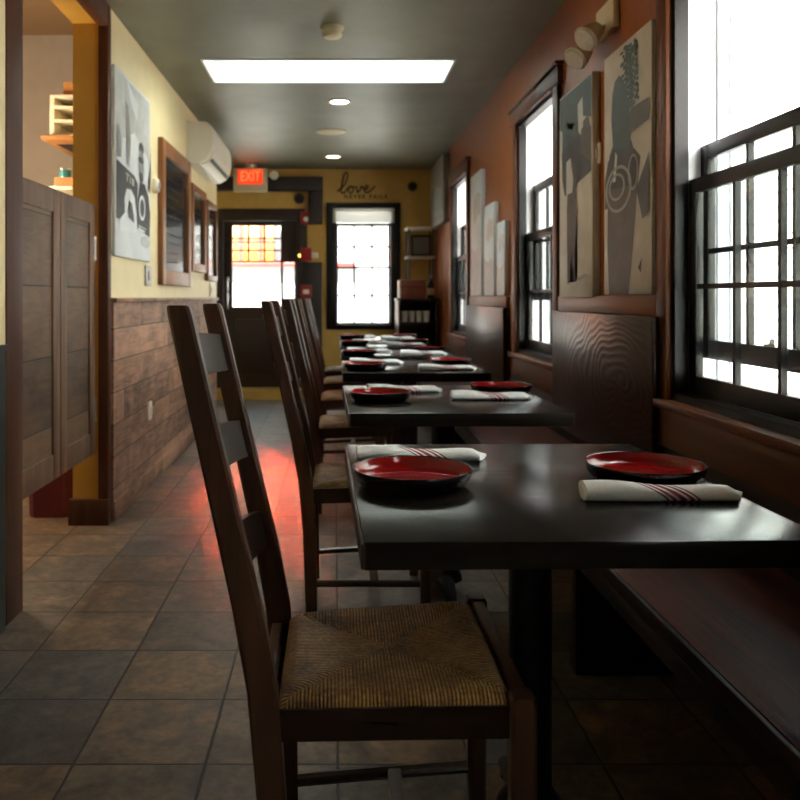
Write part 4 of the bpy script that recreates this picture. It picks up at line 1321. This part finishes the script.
bm = nb(); lathe(bm, [(0.022, 0.035), (0.020, 0.042), (0, 0.043)], 24, 0, (0, 0, 0), Matrix.Rotation(PI / 2, 3, 'Y')); obj('dial', bm, 'metal', th)

# ------------------------------------------------------------------ corner shelves and cabinet
cr = thing('corner_shelf', 'dark corner shelf rack with two white boards beside the end window', 'shelf', (0, 0, 0))
for z in (1.59, 1.92):
    bm = nb(); box(bm, 0.80, 1.13, 9.22, 9.55, z, z + 0.025, 0.004); o = obj('board', bm, 'white_paint', cr); o['label'] = 'white shelf board'
for (x, y) in ((0.83, 9.24), (1.10, 9.24), (0.83, 9.53), (1.10, 9.53)):
    bm = nb(); tube(bm, [(x, y, 1.141), (x, y, 1.59)], 0.010, 8); tube(bm, [(x, y, 1.615), (x, y, 1.92)], 0.010, 8); obj('post', bm, 'black_plastic', cr)
pf = thing('picture_frame', 'small dark framed picture standing between the white corner boards', 'picture', (0.98, 9.36, 1.615))
bm = nb(); box(bm, -0.12, 0.12, -0.012, 0.012, 0.0, 0.03); box(bm, -0.12, 0.12, -0.012, 0.012, 0.22, 0.25); box(bm, -0.12, -0.09, -0.012, 0.012, 0.03, 0.22); box(bm, 0.09, 0.12, -0.012, 0.012, 0.03, 0.22); obj('frame', bm, 'trim_dark', pf)
bm = nb(); box(bm, -0.09, 0.09, -0.004, 0.008, 0.03, 0.22); obj('picture', bm, 'canvas_grey', pf)
cb = thing('cabinet', 'dark open cabinet holding glasses in the corner by the end window', 'cabinet', (0, 0, 0))
bm = nb()
box(bm, 0.69, 0.715, 8.98, 9.55, 0, 1.115, 0.003); box(bm, 1.105, 1.13, 8.98, 9.55, 0, 1.115, 0.003); box(bm, 0.6801, 1.139, 8.97, 9.555, 1.115, 1.14, 0.003); box(bm, 0.715, 1.105, 9.53, 9.55, 0.02, 1.115)
obj('carcass', bm, 'door_dark', cb)
for z in (0.06, 0.52, 0.86):
    bm = nb(); box(bm, 0.7155, 1.1045, 8.99, 9.529, z, z + 0.02); obj('shelf', bm, 'door_dark', cb)
lb = thing('leather_box', 'brown leather box with pale end lying on the dark corner cabinet', 'box', (0.85, 9.09, 1.14))
bm = nb(); box(bm, -0.13, 0.15, -0.10, 0.10, 0, 0.205, 0.012); obj('body', bm, 'leather', lb)
bm = nb(); box(bm, -0.15, -0.1305, -0.095, 0.095, 0.005, 0.20, 0.006); o = obj('end_panel', bm, 'white_paint', lb)
bm = nb(); box(bm, -0.131, 0.152, -0.103, -0.1001, 0.12, 0.128); obj('lid_seam', bm, 'trim_dark', lb)
def bottle(label, x, y, z, mt):
    t = thing('bottle', label, 'bottle', (x, y, z))
    bm = nb(); lathe(bm, [(0, 0), (0.034, 0), (0.036, 0.01), (0.036, 0.14), (0.026, 0.175), (0.013, 0.20), (0.012, 0.24), (0, 0.24)], 24); obj('body', bm, mt, t)
    bm = nb(); lathe(bm, [(0.0145, 0.225), (0.0145, 0.262), (0, 0.263)], 18); obj('cap', bm, 'metal', t)
    bm = nb(); lathe(bm, [(0.0365, 0.04), (0.0365, 0.11)], 24); obj('paper_band', bm, 'white_plastic', t)
bottle('dark bottle standing on the corner cabinet beside the leather box', 1.055, 9.07, 1.14, 'green_glass')
rnd = random.Random(5)
gl0 = None
gi = 0
for (z, row) in ((0.88, 'upper'), (0.54, 'middle')):
    for x in (0.77, 0.85, 0.93, 1.01):
        lb_ = ('pale upright drinking glass on the %s shelf of the dark cabinet, ' % row) + {0.77: 'at the window end', 0.85: 'second from the window', 0.93: 'third from the window', 1.01: 'at the wall end'}[x]
        if gl0 is None:
            bm = nb(); lathe(bm, [(0, 0.004), (0.026, 0.004), (0.034, 0.12), (0.036, 0.12), (0.029, 0.0), (0, 0.0)], 20)
            gl0 = obj('drinking_glass', bm, 'drink_glass'); tag(gl0, lb_, 'glass', 'glasses in the corner cabinet'); gl0.location = (x, 9.06, z)
        else:
            g = gl0.copy(); C.objects.link(g); g['label'] = lb_; g.location = (x, 9.06 + rnd.random() * 0.05, z)
sk = thing('wall_bell', 'small dark device at the top corner of the ochre end wall', 'bell', (0.90, YB, 2.44))
bm = nb(); lathe(bm, [(0.045, 0.0), (0.045, 0.025), (0.03, 0.05), (0, 0.055)], 20, 0, (0, 0, 0), Matrix.Rotation(PI / 2, 3, 'X')); obj('dome', bm, 'black_plastic', sk)
bm = nb(); lathe(bm, [(0.055, 0.0), (0.055, 0.008), (0.046, 0.010)], 20, 0, (0, 0, 0), Matrix.Rotation(PI / 2, 3, 'X')); obj('backplate', bm, 'iron', sk)
